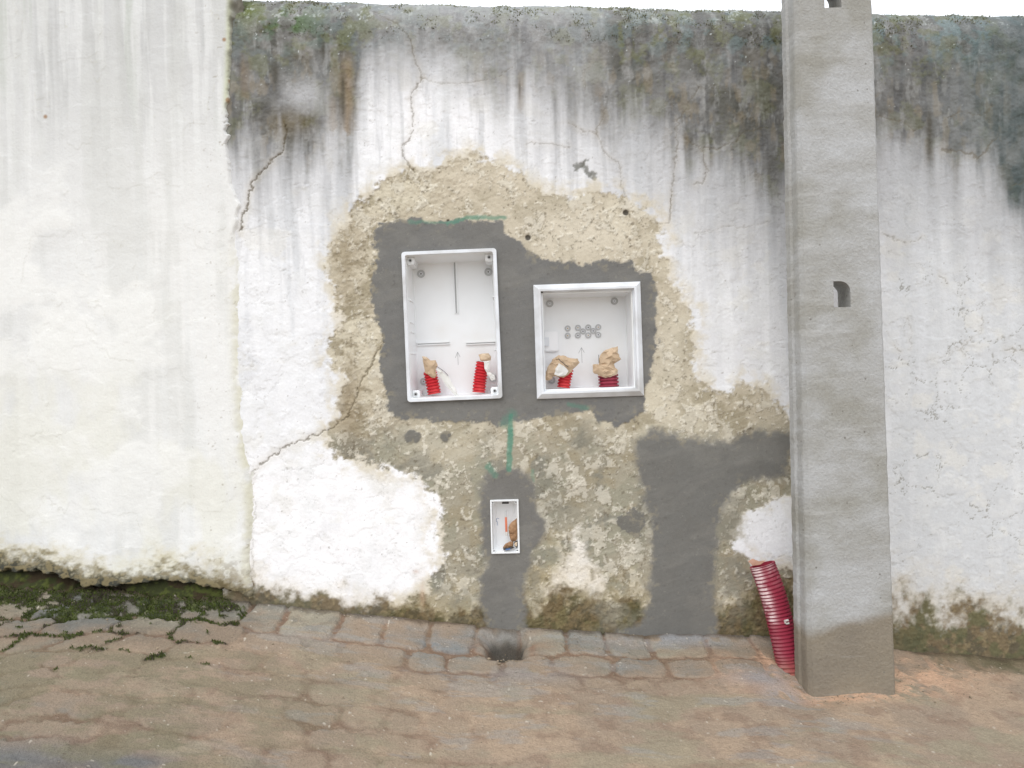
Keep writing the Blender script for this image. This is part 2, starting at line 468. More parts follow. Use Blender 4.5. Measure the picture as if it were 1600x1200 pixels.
    for cx, cy, r in ((990, 318, 18), (842, 350, 14), (946, 350, 8), (884, 352, 6), (1010, 425, 10), (1050, 560, 10), (905, 765, 14), (865, 745, 12), (990, 855, 14), (960, 700, 12), (945, 775, 14), (880, 640, 8), (820, 700, 6), (1112, 640, 12), (1050, 480, 9), (1180, 640, 10), (690, 880, 8), (735, 865, 8)):
        q = np.hypot(PX + warpx * 1.3 - cx, PY + warpy * 1.3 - cy) + (n_fin - .5) * 8
        k_ = 1 - ss(r - 1.5, r, q)
        b = mix(b, (222, 213, 192), k_ * .5); hb += k_ * .0016
        b = mix(b, (130, 116, 84), np.exp(-((q - r) / 1.5) ** 2) * .5)
    for cx, cy, r in ((978, 332, 5), (825, 371, 5), (700, 345, 3), (1030, 700, 3)):
        q = np.hypot(PX - cx, PY - cy)
        b = mix(b, (92, 86, 74), 1 - ss(r - 1.5, r + .5, q)); hb -= .006 * (1 - ss(r - 2, r, q))
    # browner tone at the left edge where layers meet
    b = mix(b, (138, 116, 78), bell(PX, PY, 545, 625, 22, 60) * .7)
    b = mix(b, (146, 126, 84), bell(PX, PY, 540, 400, 14, 60) * .5)
    b = b * .72 + b.mean(-1, keepdims=True) * .28
    c = c * (1 - bare[..., None]) + b * bare[..., None]
    h = h * (1 - bare) + (hb * .75 - .0020) * bare
    c = mix(c, (110, 92, 62), np.exp(-((sd + 1) / 2.0) ** 2) * .14 * ss(.42, .62, n_fin))
    # --- cracks
    for pts, w_, dep, dark in CRACKS:
        dd = line_d(PX + wx2 * .8, PY + wy2 * .8, pts)
        wv = w_ * (.15 + 1.3 * n_fin); dark = dark * (.80 if w_ > 1.8 else .62)
        k_ = (1 - ss(wv * .3, wv * 1.1, dd)) * ss(.28, .5, n_mid + .12)
        halo = np.exp(-(dd / (w_ * 4)) ** 2)
        c = mix(c, (184, 170, 142), halo * .35 * dark * (1 - st))
        c = mix(c, (98, 88, 66), k_ * dark)
        h -= k_ * dep * .45
    # --- dirt splashed up from the street
    cy_ = contact_y(PX)
    up = cy_ - PY
    n_d = fbm(U, V, 30, None, 5, 140, .65); n_d2 = fbm(U, V, 11, 16, 5, 144, .6)
    reach = np.interp(PX, [380, 600, 720, 860, 960, 1100, 1240, 1400, 1600, 1800], [50, 42, 62, 112, 80, 78, 92, 112, 112, 110])
    dm = ss(reach * 1.05, reach * .5, up + (n_d - .5) * reach * (1.5 - .5 * ss(1350, 1420, PX)) + (n_d2 - .5) * reach * .7)
    c = mix(c, (196, 176, 132), ss(reach * 1.5, reach * .5, up + (n_d - .5) * reach * 1.2) * .45)
    dirt = np.ones(c.shape) * s2l((104, 88, 60))
    dirt = mix(dirt, (76, 67, 45), ss(.46, .62, n_d2))
    dirt = mix(dirt, (134, 118, 84), ss(.58, .72, fbm(U, V, 8, None, 4, 148)) * .6)
    dirt = mix(dirt, (70, 78, 38), ss(.46, .60, fbm(U, V, 24, None, 4, 151)) * (.35 + .25 * ss(1380, 1440, PX)))
    dirt = mix(dirt, (52, 50, 36), ss(20, 0, up) * .7)
    dm = np.clip(dm * .92, 0, 1)
    c = c * (1 - dm[..., None]) + dirt * dm[..., None]
    h += dm * ((n_f2 - .5) * .004 + (n_fin - .5) * .003)
    c = mix(c, (190, 150, 122), bell(PX, PY, 660, 930, 4, 20) * .35 + bell(PX, PY, 650, 893, 5, 3) * .45)
    # --- fresh cement
    part = np.zeros(PX.shape, dtype=np.int8)           # 0 white 1 bare 2.. cement
    part[bare > .5] = 1
    cem_all = np.zeros(PX.shape)
    ids = []
    def cement(sdc, edge_, col, amt=1.0, pid=None):
        nonlocal c, h, cem_all
        k_ = ss(-edge_, edge_, sdc)
        cc = np.ones(c.shape) * s2l(col)
        cc = mix(cc, (130, 128, 122), ss(.48, .64, fbm(U, V, 60, 40, 4, 160)) * .4)
        cc = mix(cc, (108, 106, 101), ss(.50, .66, fbm(U, V, 34, None, 4, 164)) * .3)
        cc = mix(cc, (150, 142, 122), ss(.62, .72, fbm(U, V, 10, None, 4, 168)) * ss(22, 0, sdc) * .6)
        tw = fbm(U + V * .5, V - U * .3, 90, 7, 4, 174)
        cc = mix(cc, (136, 133, 127), ss(.55, .72, tw) * .12)
        cc = mix(cc, (92, 90, 86), ss(.80, .9, fbm(U, V, 5, None, 2, 177)) * .5)
        cc = mix(cc, (150, 146, 136), ss(.84, .92, fbm(U, V, 4.5, None, 2, 179)) * .35)
        a = (k_ * amt)[..., None]
        c = c * (1 - a) + cc * a
        h = h * (1 - k_) + ((n_big - .5) * .005 + (n_mid - .5) * .0012 + (tw - .5) * .0006 + (n_f2 - .5) * .0007 - .0008) * k_
        if pid: part[k_ > .5] = pid
        cem_all = np.maximum(cem_all, k_)
    w3x, w3y = warpx * .55 + wx2 * .5, warpy * .55 + wy2 * .5
    cement(poly_sd(PX + w3x, PY + w3y, CEM_BOX), 2.2, (115, 114, 111), 1, 2)
    cement(poly_sd(PX + w3x, PY + w3y, CEM_SMALL), 7, (115, 113, 109), .97, 3)
    cement(poly_sd(PX + w3x, PY + w3y, CEM_T), 8, (112, 111, 107), .97, 4)
    for i, (bx, by, rx, ry) in enumerate(BLOBS):
        q = np.sqrt(((PX + w3x * (.5 if i < 2 else 1.4) - bx) / rx) ** 2 + ((PY + w3y * (.5 if i < 2 else 1.4) - by) / ry) ** 2)
        cement((1 - q) * min(rx, ry), 1.6, (112, 110, 104), .95, 5 + i)
    # thin cement smears
    for bx, by, rx, ry, a in ((905, 690, 30, 24, .7), (1145, 935, 26, 40, .5), (860, 760, 18, 26, .4), (1150, 800, 20, 40, .5), (940, 660, 40, 12, .3), (1205, 690, 30, 22, .5), (880, 800, 40, 34, .35), (730, 930, 30, 30, .45), (960, 960, 44, 30, .5), (1010, 800, 26, 60, .5), (1140, 850, 20, 60, .5), (760, 930, 24, 60, .5), (835, 900, 14, 60, .45), (1215, 720, 24, 30, .4)):
        c = mix(c, (128, 125, 112), bell(PX + warpx, PY + warpy, bx, by, rx, ry) * a * (1 - cem_all) * ss(.35, .6, n_mid) * 1.3)
    # green chalk-paint marks
    gr = np.zeros(PX.shape)
    gsd = 4.2 - line_d(PX + wx2 * .25, PY + wy2 * .25, [(798, 650), (797, 690), (795, 733)])
    gk = ss(-1.5, 1.5, gsd); gr = np.maximum(gr, gk * .85)
    for pts, w_, a in (([(700, 350), (726, 341), (755, 338), (788, 341)], 3.5, .7), ([(640, 347), (700, 347)], 2.5, .45), ([(764, 728), (774, 742)], 6, .55), ([(800, 648), (790, 662)], 10, .4), ([(890, 632), (918, 638)], 4, .5), ([(832, 735), (834, 750)], 3, .4)):
        gr = np.maximum(gr, (1 - ss(w_ * .4, w_ * 1.3, line_d(PX + wx2 * .5, PY + wy2 * .5, pts))) * a)
    gr *= .6 + .6 * n_mid
    c = mix(c, (82, 138, 118), gr)
    part[(gk > .5)] = 9
    c *= (1 + (n_f2 - .5) * .10)[..., None]
    return c, h, part

col, h, part = field_garden()
h = np.where(back, 0, h)
# seat the bottom of the wall a little uneven, sink below the street
co = np.stack([XX, Yb + nY * h, Zb + nZ * h], -1)
fm = np.ones((co.shape[0] - 1, co.shape[1] - 1), dtype=bool)
pxc = (PX[:-1, :-1] + PX[1:, 1:]) / 2; pyc = (PY[:-1, :-1] + PY[1:, 1:]) / 2
zc_ = Zb[:-1, :-1]; xc_ = XX[:-1, :-1]
front = ~back[:-1, :-1]

BOXES = {  # centre px, width m, height m, tilt deg
 'meter': (706.5, 508.5, 0.296, 0.468, 0.9),
 'fuse': (919.5, 531.8, 0.334, 0.356, 0.35),
 'junction': (789.0, 822.5, 0.089, 0.168, 0.0),
}
for k, (bx, by, w, hh, tilt) in BOXES.items():
    p = W(bx, by); t = math.radians(tilt)
    dx, dz = xc_ - p.x, zc_ - p.z
    lx = dx * math.cos(t) + dz * math.sin(t); lz = -dx * math.sin(t) + dz * math.cos(t)
    fm &= ~((np.abs(lx) < w / 2 - 0.0045) & (np.abs(lz) < hh / 2 - 0.0045) & front)

pc = part[:-1, :-1]
cope = (SS_[:-1, :-1] > -0.03)
garden = empty('garden_wall', (0.6, 0.14, contact_z(0.6)), 'weathered white garden wall with rounded mossy coping behind the concrete pole', 'wall')
def gpart(name, sel, mat, label=None):
    m = fm & sel
    if not m.any(): return
    o = grid_mesh(name, co - np.array(garden.location)[None, None, :], col, m, mat, garden)
    if label: o['label'] = label
    return o
gpart('coping', cope, M_cope, 'rounded coping dark with moss and lichen')
gpart('limewash', ~cope & (pc == 0), M_white)
gpart('bare_render', ~cope & (pc == 1), M_bare, 'rough beige render where the limewash was hacked off')
gpart('cement_patch', ~cope & (pc == 2), M_cement, 'smooth grey cement around the two large boxes')
gpart('cement_patch', ~cope & (pc == 3), M_cement, 'grey cement strip around the small box down to the street')
gpart('cement_patch', ~cope & (pc == 4), M_cement, 'wide grey cement patch reaching from the street to the pole')
gpart('cement_patch', ~cope & (pc == 5), M_cement, 'small dark cement plug under the tall box')
gpart('cement_patch', ~cope & (pc == 6), M_cement, 'round dark cement plug')
gpart('cement_patch', ~cope & (pc == 7), M_cement, 'small cement dab left of the wide patch')
gpart('paint_stripe', ~cope & (pc == 9), M_bare, 'vertical green paint stripe')

# ------------------------------------------------------------------ taller plastered wall at the left
EDGE_L = [(368,-700),(368,0),(365,100),(361,165),(359,230),(364,280),(378,318),(373,365),(377,450),(382,600),(386,700),(396,745),(399,800),(394,880),(400,932),(392,1000),(392,1400)]
LOW_L = [(-900,850),(-300,880),(0,890),(60,891),(110,903),(135,915),(200,913),(250,905),(300,909),(340,916),(372,925),(400,936)]
Xl = span(-2.02, -0.66, 0.0028, -7.0, -0.66, 0.06)[:]
Xl = Xl[Xl <= -0.655]
Zl = np.concatenate([np.arange(-1.5, -0.86, 0.03), np.arange(-0.86, 1.34, 0.0028), np.arange(1.34, 2.31, 0.03)])
XX2, ZZ2 = np.meshgrid(Xl, Zl)
QX, QY = proj(XX2, 0 * XX2, ZZ2)
U2, V2 = XX2 * 500, ZZ2 * 500
def field_left():
    n_big = fbm(U2, V2, 120, None, 5, 201); n_mid = fbm(U2, V2, 26, None, 5, 202)
    n_fin = fbm(U2, V2, 6, None, 4, 203); n_f2 = fbm(U2, V2, 3.2, None, 3, 204)
    wx = (fbm(U2, V2, 12, None, 5, 210) - .5) * 12; wy = (fbm(U2, V2, 12, None, 5, 212) - .5) * 12
    ex = np.interp(QY, [p[1] for p in EDGE_L], [p[0] for p in EDGE_L])
    poly = [(-2600, -900)] + [(p[0], p[1] if i else -900) for i, p in enumerate(EDGE_L)] + [(-2600, 1400)]
    wamp = .6 + 2.2 * bell(QX, QY, 400, 190, 60, 34)
    sd = poly_sd(QX + wx * wamp, QY + wy * wamp, poly, 200)
    c = np.ones(QX.shape + (3,)) * s2l((228, 228, 225))
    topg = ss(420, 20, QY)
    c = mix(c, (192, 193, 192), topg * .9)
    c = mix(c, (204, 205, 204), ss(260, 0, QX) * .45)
    s1 = fbm(U2, V2, 16, 260, 4, 220); s2 = fbm(U2, V2, 34, 420, 4, 224)
    c = mix(c, (176, 177, 175), ss(.46, .76, s1) * ss(360, 0, QY) * .7)
    c = mix(c, (224, 225, 223), ss(.52, .7, fbm(U2, V2, 12, 200, 4, 226)) * .5)
    c = mix(c, (196, 197, 192), ss(.52, .7, s2) * .4)
    c = mix(c, (180, 186, 176), ss(.60, .72, fbm(U2, V2, 20, 300, 3, 228)) * ss(300, 0, QY) * .5)
    c = mix(c, (224, 223, 210), ss(.48, .66, fbm(U2, V2, 60, 140, 4, 230)) * ss(420, 700, QY) * .6)
    c = mix(c, (234, 234, 230), ss(.5, .62, n_big) * ss(150, 400, QY) * .7)
    pe = fbm(U2, V2, 60, 70, 5, 233, .5)
    c = mix(c, (190, 188, 172), np.exp(-((pe - .52) / .004) ** 2) * .35 * ss(.48, .6, n_mid))
    h = (n_big - .5) * .007 + (n_mid - .5) * .0016 + (n_fin - .5) * .0004 + ss(.517, .523, pe) * .0006
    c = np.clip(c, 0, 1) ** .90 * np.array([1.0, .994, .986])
    # soft shading of the crease beside the joint, painted into the colour
    cr = np.exp(-((QX - ex + 8) / 10) ** 2)
    c = mix(c, (206, 202, 176), cr * .6 * ss(330, 480, QY) * ss(.36, .6, n_mid))
    c = mix(c, (176, 170, 140), np.exp(-((QX - ex + 3) / 4) ** 2) * .3 * ss(340, 400, QY) * ss(.38, .6, n_fin))
    c = mix(c, (196, 200, 160), np.exp(-((QX - ex + 7) / 5) ** 2) * ss(190, 150, QY) * .6)
    sp = fbm(U2, V2, 5, None, 2, 236)
    c = mix(c, (140, 128, 104), ss(.84, .9, sp) * .5 * ss(260, 360, QX))
    for cx, cy, r in ((361, 128, 3.5), (358, 158, 4), (352, 64, 3), (74, 184, 3)):
        q = np.hypot(QX - cx, QY - cy); c = mix(c, (150, 112, 70), (1 - ss(r - 1.5, r + 1.5, q)) * .8)
    c = mix(c, (120, 112, 84), bell(QX + wx, QY + wy, 430, 212, 24, 12) * .7)
    stn = ss(240, 185, QY + (fbm(U2, V2, 20, 60, 4, 250) - .5) * 110) * ss(352, 370, QX + wx)
    c = mix(c, (112, 108, 96), stn * .95)
    c = mix(c, (74, 70, 58), stn * ss(.5, .65, n_mid) * .6)
    # crack along the broken upper edge
    dd = line_d(QX + wx * .6, QY + wy * .6, [(395, 285), (387, 315), (373, 365)])
    c = mix(c, (128, 112, 76), (1 - ss(1.5, 5.5, dd)) * .85)
    # dirty bottom
    lo = np.interp(QX, [p[0] for p in LOW_L], [p[1] for p in LOW_L]) + wy * 1.1
    up = lo - QY
    nd = fbm(U2, V2, 26, 20, 5, 240, .65); nd2 = fbm(U2, V2, 9, 7, 4, 243)
    c = mix(c, (204, 192, 152), ss(64, 6, up + (nd - .5) * 90) * .6)
    c = mix(c, (150, 138, 96), ss(38, 2, up + (nd - .5) * 70) * .75)
    dz = ss(38, 6, up + (nd2 - .5) * 50 + (nd - .5) * 40)
    c = mix(c, (122, 110, 80), dz * .85)
    c = mix(c, (62, 64, 58), dz * ss(.42, .56, nd2) * .95)
    c = mix(c, (120, 102, 66), bell(QX, QY, 360, 905, 34, 34) * .6 * ss(.4, .6, nd2))
    und = ss(-1.5, 3, -up)
    mcol = np.ones(c.shape) * s2l((58, 62, 34))
    mcol = mix(mcol, (78, 84, 40), ss(.48, .62, nd2)); mcol = mix(mcol, (62, 52, 36), ss(.5, .64, nd))
    mcol = mix(mcol, (34, 32, 24), ss(12, 0, -up) * .75)  # shade under the plaster edge, darkened into the colour
    c = c * (1 - und[..., None]) + mcol * und[..., None]
    pw = ss(340, 400, QY) * ss(900, 820, QY)
    prof = ss(-1 - 8 * pw, 7 + 16 * pw, sd)                       # thickness of the plaster, thinning into the joint
    thick = .009 - .003 * pw + .005 * ss(780, 900, QY)
    h = (h + thick) * prof - (1 - prof) * (.012 - .008 * pw)
    gap = np.exp(-((QX - 130) / 50.) ** 2) + np.exp(-((QX - 378) / 18.) ** 2)
    h = h * (1 - und) + (-.012 - .03 * np.clip(gap, 0, 1) * ss(26, 6, -up) + ss(0, 50, -up) * .02 + (nd2 - .5) * .008) * und
    hl = dz * (1 - und); h += hl * (n_f2 - .5) * .003
    c *= (1 + (n_f2 - .5) * .05)[..., None]
    return c, h, sd, und
c2, h2, sd2, und2 = field_left()
co2 = np.stack([XX2, -h2, ZZ2], -1)
lw = empty('plastered_wall', (-2.2, 0.1, contact_z(-2.2)), 'taller pale plastered wall with a raised crumbling bottom edge, at the end of the mossy coping', 'wall')
off = np.array(lw.location)[None, None, :]
keep = sd2[:-1, :-1] > -9
um = und2[:-1, :-1] > .5
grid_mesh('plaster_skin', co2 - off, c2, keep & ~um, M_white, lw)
o = grid_mesh('wall_foot', co2 - off, c2, keep & um, M_bare, lw); o['label'] = 'mossy recessed foot under the plaster'
bm = bmesh.new()
def add_box(bm, x0, x1, y0, y1, z0, z1):
    vs = [bm.verts.new((x, y, z)) for x in (x0, x1) for y in (y0, y1) for z in (z0, z1)]
    for f in ((0,1,3,2),(4,6,7,5),(0,4,5,1),(2,3,7,6),(0,2,6,4),(1,5,7,3)):
        bm.faces.new([vs[i] for i in f])
add_box(bm, -7.0, -0.895, 0.045, 0.36, -1.6, 2.3)
for v in bm.verts: v.co -= lw.location
M_plain = plain_mat('plain_plaster', (205, 205, 200), .9, .06, 6, .002)
bm_obj('masonry', bm, M_plain, lw)
bm = bmesh.new()
add_box(bm, -7.0, -0.885, -0.004, 0.38, 2.3, 2.36)
for v in bm.verts: v.co -= lw.location
bm_obj('top_course', bm, M_plain, lw)

# ------------------------------------------------------------------ street
SL = 0.15
Xg = span(-2.15, 2.15, 0.0036, -30, 30, 0.5)
Tg = np.concatenate([np.arange(-0.06, 0.86, 0.0030), np.arange(0.87, 2.4, 0.04), np.arange(2.5, 14, 0.5), [18, 30, 60, 120]])
XG, TG = np.meshgrid(Xg, Tg)
def street():
    zc = contact_z(XG)
    tilt = np.where(XG < -4, contact_z(np.full(XG.shape, -4.)), np.where(XG > 4, contact_z(np.full(XG.shape, 4.)), zc))
    # flatten far away from the wall
    far = ss(2, 12, TG)
    base = tilt * (1 - far) + (-0.95) * far - SL * np.minimum(TG, 1.3)
    GX, GY = proj(XG, -np.minimum(TG, 1.4), base)
    U3, V3 = XG * 500, TG * 500
    n_big = fbm(U3, V3, 110, None, 5, 301); n_mid = fbm(U3, V3, 26, None, 5, 302); n_fin = fbm(U3, V3, 7, None, 4, 303); n_f2 = fbm(U3, V3, 3.4, None, 3, 304)
    left = ss(-.70, -1.25, XG)
    wx = (fbm(U3, V3, 30, None, 5, 310) - .5) * .055; wt = (fbm(U3, V3, 34, None, 5, 312) - .5) * .050
    t_ = TG + wt * (.7 + .7 * left) + left * (.045 * np.sin(XG * 5.0)) + .018 * np.sin(XG * 3)
    x_ = XG + wx * (.5 + left) + left * .35 * (TG)
    rows = np.array([-1, 0.135, .245, .345, .44, .53, .62, .71, .80, .89, .98, 1.08, 1.18, 1.28, 1.38])
    ri = np.clip(np.searchsorted(rows, t_, side='right') - 1, 0, len(rows) - 2)
    r0 = rows[ri]; r1 = rows[ri + 1]; r0 = np.where(ri == 0, -0.4, r0)
    wdt = .140 + .026 * np.sin(ri * 2.7)
    xx = x_ / wdt + ri * .43 + .23 * np.sin(ri * 5.1)
    ci = np.floor(xx); jit0 = (_V[(_P[(ci.astype(np.int64) + ri * 37) & 1023])] - .5) * .36
    jit1 = (_V[(_P[(ci.astype(np.int64) + 1 + ri * 37) & 1023])] - .5) * .36
    f = xx - ci
    adj = np.where(f < jit0, ci - 1, np.where(f > 1 + jit1, ci + 1, ci))
    j0 = (_V[(_P[(adj.astype(np.int64) + ri * 37) & 1023])] - .5) * .36
    j1 = (_V[(_P[(adj.astype(np.int64) + 1 + ri * 37) & 1023])] - .5) * .36
    ex = np.minimum(xx - adj - j0, adj + 1 + j1 - xx) * wdt
    et = np.minimum(t_ - r0, r1 - t_)
    k_ = .035
    e = -np.log(np.exp(-ex / .012) + np.exp(-et / .012)) * .012     # rounded corners
    hsh = _V[_P[(adj.astype(np.int64) * 7 + ri * 53) & 1023]]
    hsh2 = _V[_P[(adj.astype(np.int64) * 13 + ri * 91 + 5) & 1023]]
    e = e + (n_mid - .5) * .016 + (n_fin - .5) * .006
    stone = ss(.002, .012, e)
    hs_ = stone * (.009 + hsh * .004) + (n_mid - .5) * .006 * stone + (n_big - .5) * .006
    # mud
    mudc = .50 + .36 * ss(.12, .30, TG) + .45 * ss(-.25, .35, XG) * ss(.2, .4, TG) + .35 * ss(.15, .7, XG) * ss(.02, .16, TG) + .25 * ss(.9, 1.2, XG) - .12 * left
    mudc += (n_big - .5) * 1.1 + (fbm(U3, V3, 34, 20, 5, 320, .6) - .5) * .6
    mud = np.clip(mudc, 0, 1.2)
    mudlev = -.002 + mud * .0140 + (n_mid - .5) * .005 + (n_fin - .5) * .002
    diff = hs_ - mudlev
    bl = ss(-.0022, .0022, diff)                     # 1 = stone shows
    hh = hs_ * bl + mudlev * (1 - bl)
    c = np.ones(XG.shape + (3,)) * s2l((150, 131, 110))
    c = mix(c, (164, 141, 116), ss(.45, .62, n_big)); c = mix(c, (136, 112, 92), ss(.52, .68, n_mid) * .6)
    c = mix(c, (146, 138, 112), ss(.5, .66, fbm(U3, V3, 90, 34, 4, 330)) * .55)
    c = mix(c, (204, 162, 128), np.clip(bell(GX, GY, 1190, 1045, 90, 34) + bell(GX, GY, 1440, 1060, 90, 30) + bell(GX, GY, 1330, 1092, 110, 12) + bell(GX, GY, 1250, 1050, 40, 26) * .9, 0, 1) * ss(.28, .52, n_mid + (n_fin - .5) * .5) * .9)
    # clay in the joints
    jt = (1 - ss(.0, .014, e)) * ss(.5, .0, mud - .25)
    c = mix(c, (136, 108, 84), (1 - stone) * (1 - ss(.55, 1.0, mud)) * .7)
    st = np.ones(c.shape) * s2l((138, 131, 116))
    st = mix(st, (122, 122, 116), ss(.4, .9, hsh)); st = mix(st, (152, 143, 122), ss(.5, .95, hsh2)); 
    st = mix(st, (126, 132, 136), bell(GX, GY, 680, 1005, 150, 30) * .7)
    st = mix(st, (106, 102, 92), ss(.55, .7, n_mid) * .5)
    st = mix(st, (154, 132, 108), ss(.25, .8, mud) * .85)
    c = c * (1 - bl[..., None]) + st * bl[..., None]
    c = mix(c, (100, 76, 58), np.exp(-(e / .0045) ** 2) * (1 - ss(.7, 1.05, mud)) * .35)
    # faint outlines of stones pushing through the mud
    c = mix(c, (118, 92, 72), np.exp(-((e - .003) / .006) ** 2) * .50 * ss(1.5, .6, mud) * .75 * ss(.32, .5, fbm(U3, V3, 30, None, 3, 335)))
    # cement slurry films
    sl = fbm(U3, V3, 70, 22, 5, 340, .6)
    c = mix(c, (142, 142, 138), ss(.56, .68, sl) * .4 * ss(1500, 1300, GX) * ss(200, 500, GX))
    c = mix(c, (134, 138, 142), np.clip(bell(GX, GY, 1190, 1065, 50, 12) + bell(GX, GY, 1225, 1090, 34, 14) + bell(GX, GY, 1060, 1006, 90, 10) + bell(GX, GY, 820, 1060, 80, 16) * .6, 0, 1) * .75 * ss(.34, .5, n_mid))
    c = mix(c, (108, 110, 110), np.clip(bell(GX, GY, 20, 1195, 130, 26) + bell(GX, GY, 210, 1200, 70, 14), 0, 1) * .9)
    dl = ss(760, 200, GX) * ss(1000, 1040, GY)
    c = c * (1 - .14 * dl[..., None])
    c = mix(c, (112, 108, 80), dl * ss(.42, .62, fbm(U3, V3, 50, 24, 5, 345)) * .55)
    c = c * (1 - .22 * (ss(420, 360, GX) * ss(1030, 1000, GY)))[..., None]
    # moss
    mo = fbm(U3, V3, 22, 16, 5, 350, .65)
    band = ss(.16, .0, TG - .02 + (n_mid - .5) * .10)
    mzone = ss(400, 350, GX) * np.clip(band * .62 + .34 * ss(1050, 960, GY) + .42 * (1 - stone) * ss(1100, 1000, GY), 0, 1)
    mm = ss(.52, .62, mo + (mzone - .55) * .55 + (1 - stone) * .07) * ss(0.04, .3, mzone)
    mcol = np.ones(c.shape) * s2l((52, 60, 26)); mcol = mix(mcol, (76, 84, 34), ss(.5, .64, n_fin)); mcol = mix(mcol, (50, 44, 28), ss(.48, .62, n_mid))
    c = c * (1 - mm[..., None] * .95) + mcol * mm[..., None] * .95
    hh += mm * (.004 + (n_f2 - .5) * .012)
    g2 = ss(1390, 1500, GX) * ss(.10, .0, TG + (n_mid - .5) * .08)
    c = mix(c, (74, 70, 40), g2 * .85)
    # darker line where wall meets street
    c = mix(c, (76, 62, 44), ss(.022, .0, TG + (n_mid - .5) * .03) * .7)
    hh -= .032 * bell(GX, GY, 1275, 1078, 60, 28)
    # dug-out pit under the small cement strip
    pit = np.exp(-(((GX - 792 + (n_mid - .5) * 20) / 30) ** 4 + ((GY - 1014) / 17) ** 4))
    hh = hh * (1 - pit) - .060 * pit + (n_fin - .5) * .012 * pit
    c = mix(c, (62, 58, 50), ss(.2, .7, pit) * .85)
    c = mix(c, (138, 100, 74), (bell(GX, GY, 752, 1016, 14, 10) + bell(GX, GY, 832, 1018, 6, 12)) * .6 * ss(.4,.6,n_mid))
    hh += pit * (n_mid - .5) * .05
    # crumbs
    cr = fbm(U3, V3, 5, None, 2, 360)
    c = mix(c, (206, 196, 178), ss(.87, .93, cr) * .7); c = mix(c, (70, 56, 44), ss(.12, .06, cr) * .6)
    hh += (n_f2 - .5) * .0022 + ss(.85, .93, cr) * .002
    # soft heap of soil at the foot of the wall
    hh += .012 * ss(.05, 0, TG)
    c *= (1 + (n_f2 - .5) * .22)[..., None]
    return base + hh, c, mm, GX, GY, pit
zg, cg, mossm, GXp, GYp, pitm = street()
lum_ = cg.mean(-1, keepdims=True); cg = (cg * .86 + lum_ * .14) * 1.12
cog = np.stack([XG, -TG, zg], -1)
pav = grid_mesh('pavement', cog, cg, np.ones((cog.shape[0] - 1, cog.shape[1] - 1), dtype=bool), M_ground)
tagit(pav, 'muddy stone paved street at the foot of the wall', None, None, 'structure')
del pav['label']
pav['label'] = 'muddy stone pavement running along the foot of the walls'

def ground_z(X, t):
    i = min(max(np.searchsorted(Xg, X), 1), len(Xg) - 1); j = min(max(np.searchsorted(Tg, t), 1), len(Tg) - 1)
    return float(zg[j, i])

# ------------------------------------------------------------------ moss tufts and crumbs (uncountable)
rs = np.random.RandomState(5)
fineR = np.where((Tg > 0.0) & (Tg < 0.8))[0]; fineC = np.where(np.abs(Xg) < 2.1)[0]
sub = mossm[np.ix_(fineR, fineC)]
cand = np.argwhere(sub > .6)
bmv, bmf = [], []
if len(cand):
    pick = cand[rs.choice(len(cand), min(9000, len(cand)), replace=False)]
    for r, c_ in pick:
        p = cog[fineR[r], fineC[c_]]
        x, y, z = p[0] + rs.uniform(-.002, .002), p[1] + rs.uniform(-.002, .002), p[2] - .001
        for k in range(2):
            a = rs.uniform(0, 6.28); L = rs.uniform(.003, .009); w = rs.uniform(.001, .0022)
            i0 = len(bmv)
            bmv += [(x - w * math.cos(a), y - w * math.sin(a), z), (x + w * math.cos(a), y + w * math.sin(a), z), (x + rs.uniform(-.004, .004), y + rs.uniform(-.004, .004), z + L)]
            bmf.append((i0, i0 + 1, i0 + 2))
    me = bpy.data.meshes.new('moss'); me.from_pydata(bmv, [], bmf)
    M_moss = plain_mat('moss_green', (70, 80, 34), .9, .45, 60, 0, .2)
    tagit(link('moss', me, M_moss), 'green moss growing between the paving stones at the left', None, None, 'stuff')

sel = np.argwhere((SS_ > -0.02) & (SS_ < RC * 1.35) & (np.abs(XX - .5) < 1.5) & (fbm(XX * 500, SS_ * 500, 40, 22, 4, 371) + .25 * (fbm(XX * 500, SS_ * 500, 7, None, 2, 377) - .5) > .58))
tv, tf = [], []
for r, c_ in sel[rs.choice(len(sel), min(3000, len(sel)), replace=False)]:
    p = co[r, c_]
    nrm = np.array([0, nY[r, c_], nZ[r, c_]])
    for k in range(2):
        d = nrm + rs.uniform(-.5, .5, 3); L = rs.uniform(.002, .007); w = rs.uniform(.0008, .002)
        q = p + np.array([rs.uniform(-.003, .003), 0, 0]) - nrm * .001
        i0 = len(tv); tv += [tuple(q - [w, 0, 0]), tuple(q + [w, 0, 0]), tuple(q + d * L)]; tf.append((i0, i0 + 1, i0 + 2))
me = bpy.data.meshes.new('coping_moss'); me.from_pydata(tv, [], tf)
M_moss2 = plain_mat('grey_moss', (134, 136, 104), .9, .5, 50, 0, .2)
tagit(link('moss', me, M_moss2), 'thin grey green moss and lichen on the rounded coping', None, None, 'stuff')

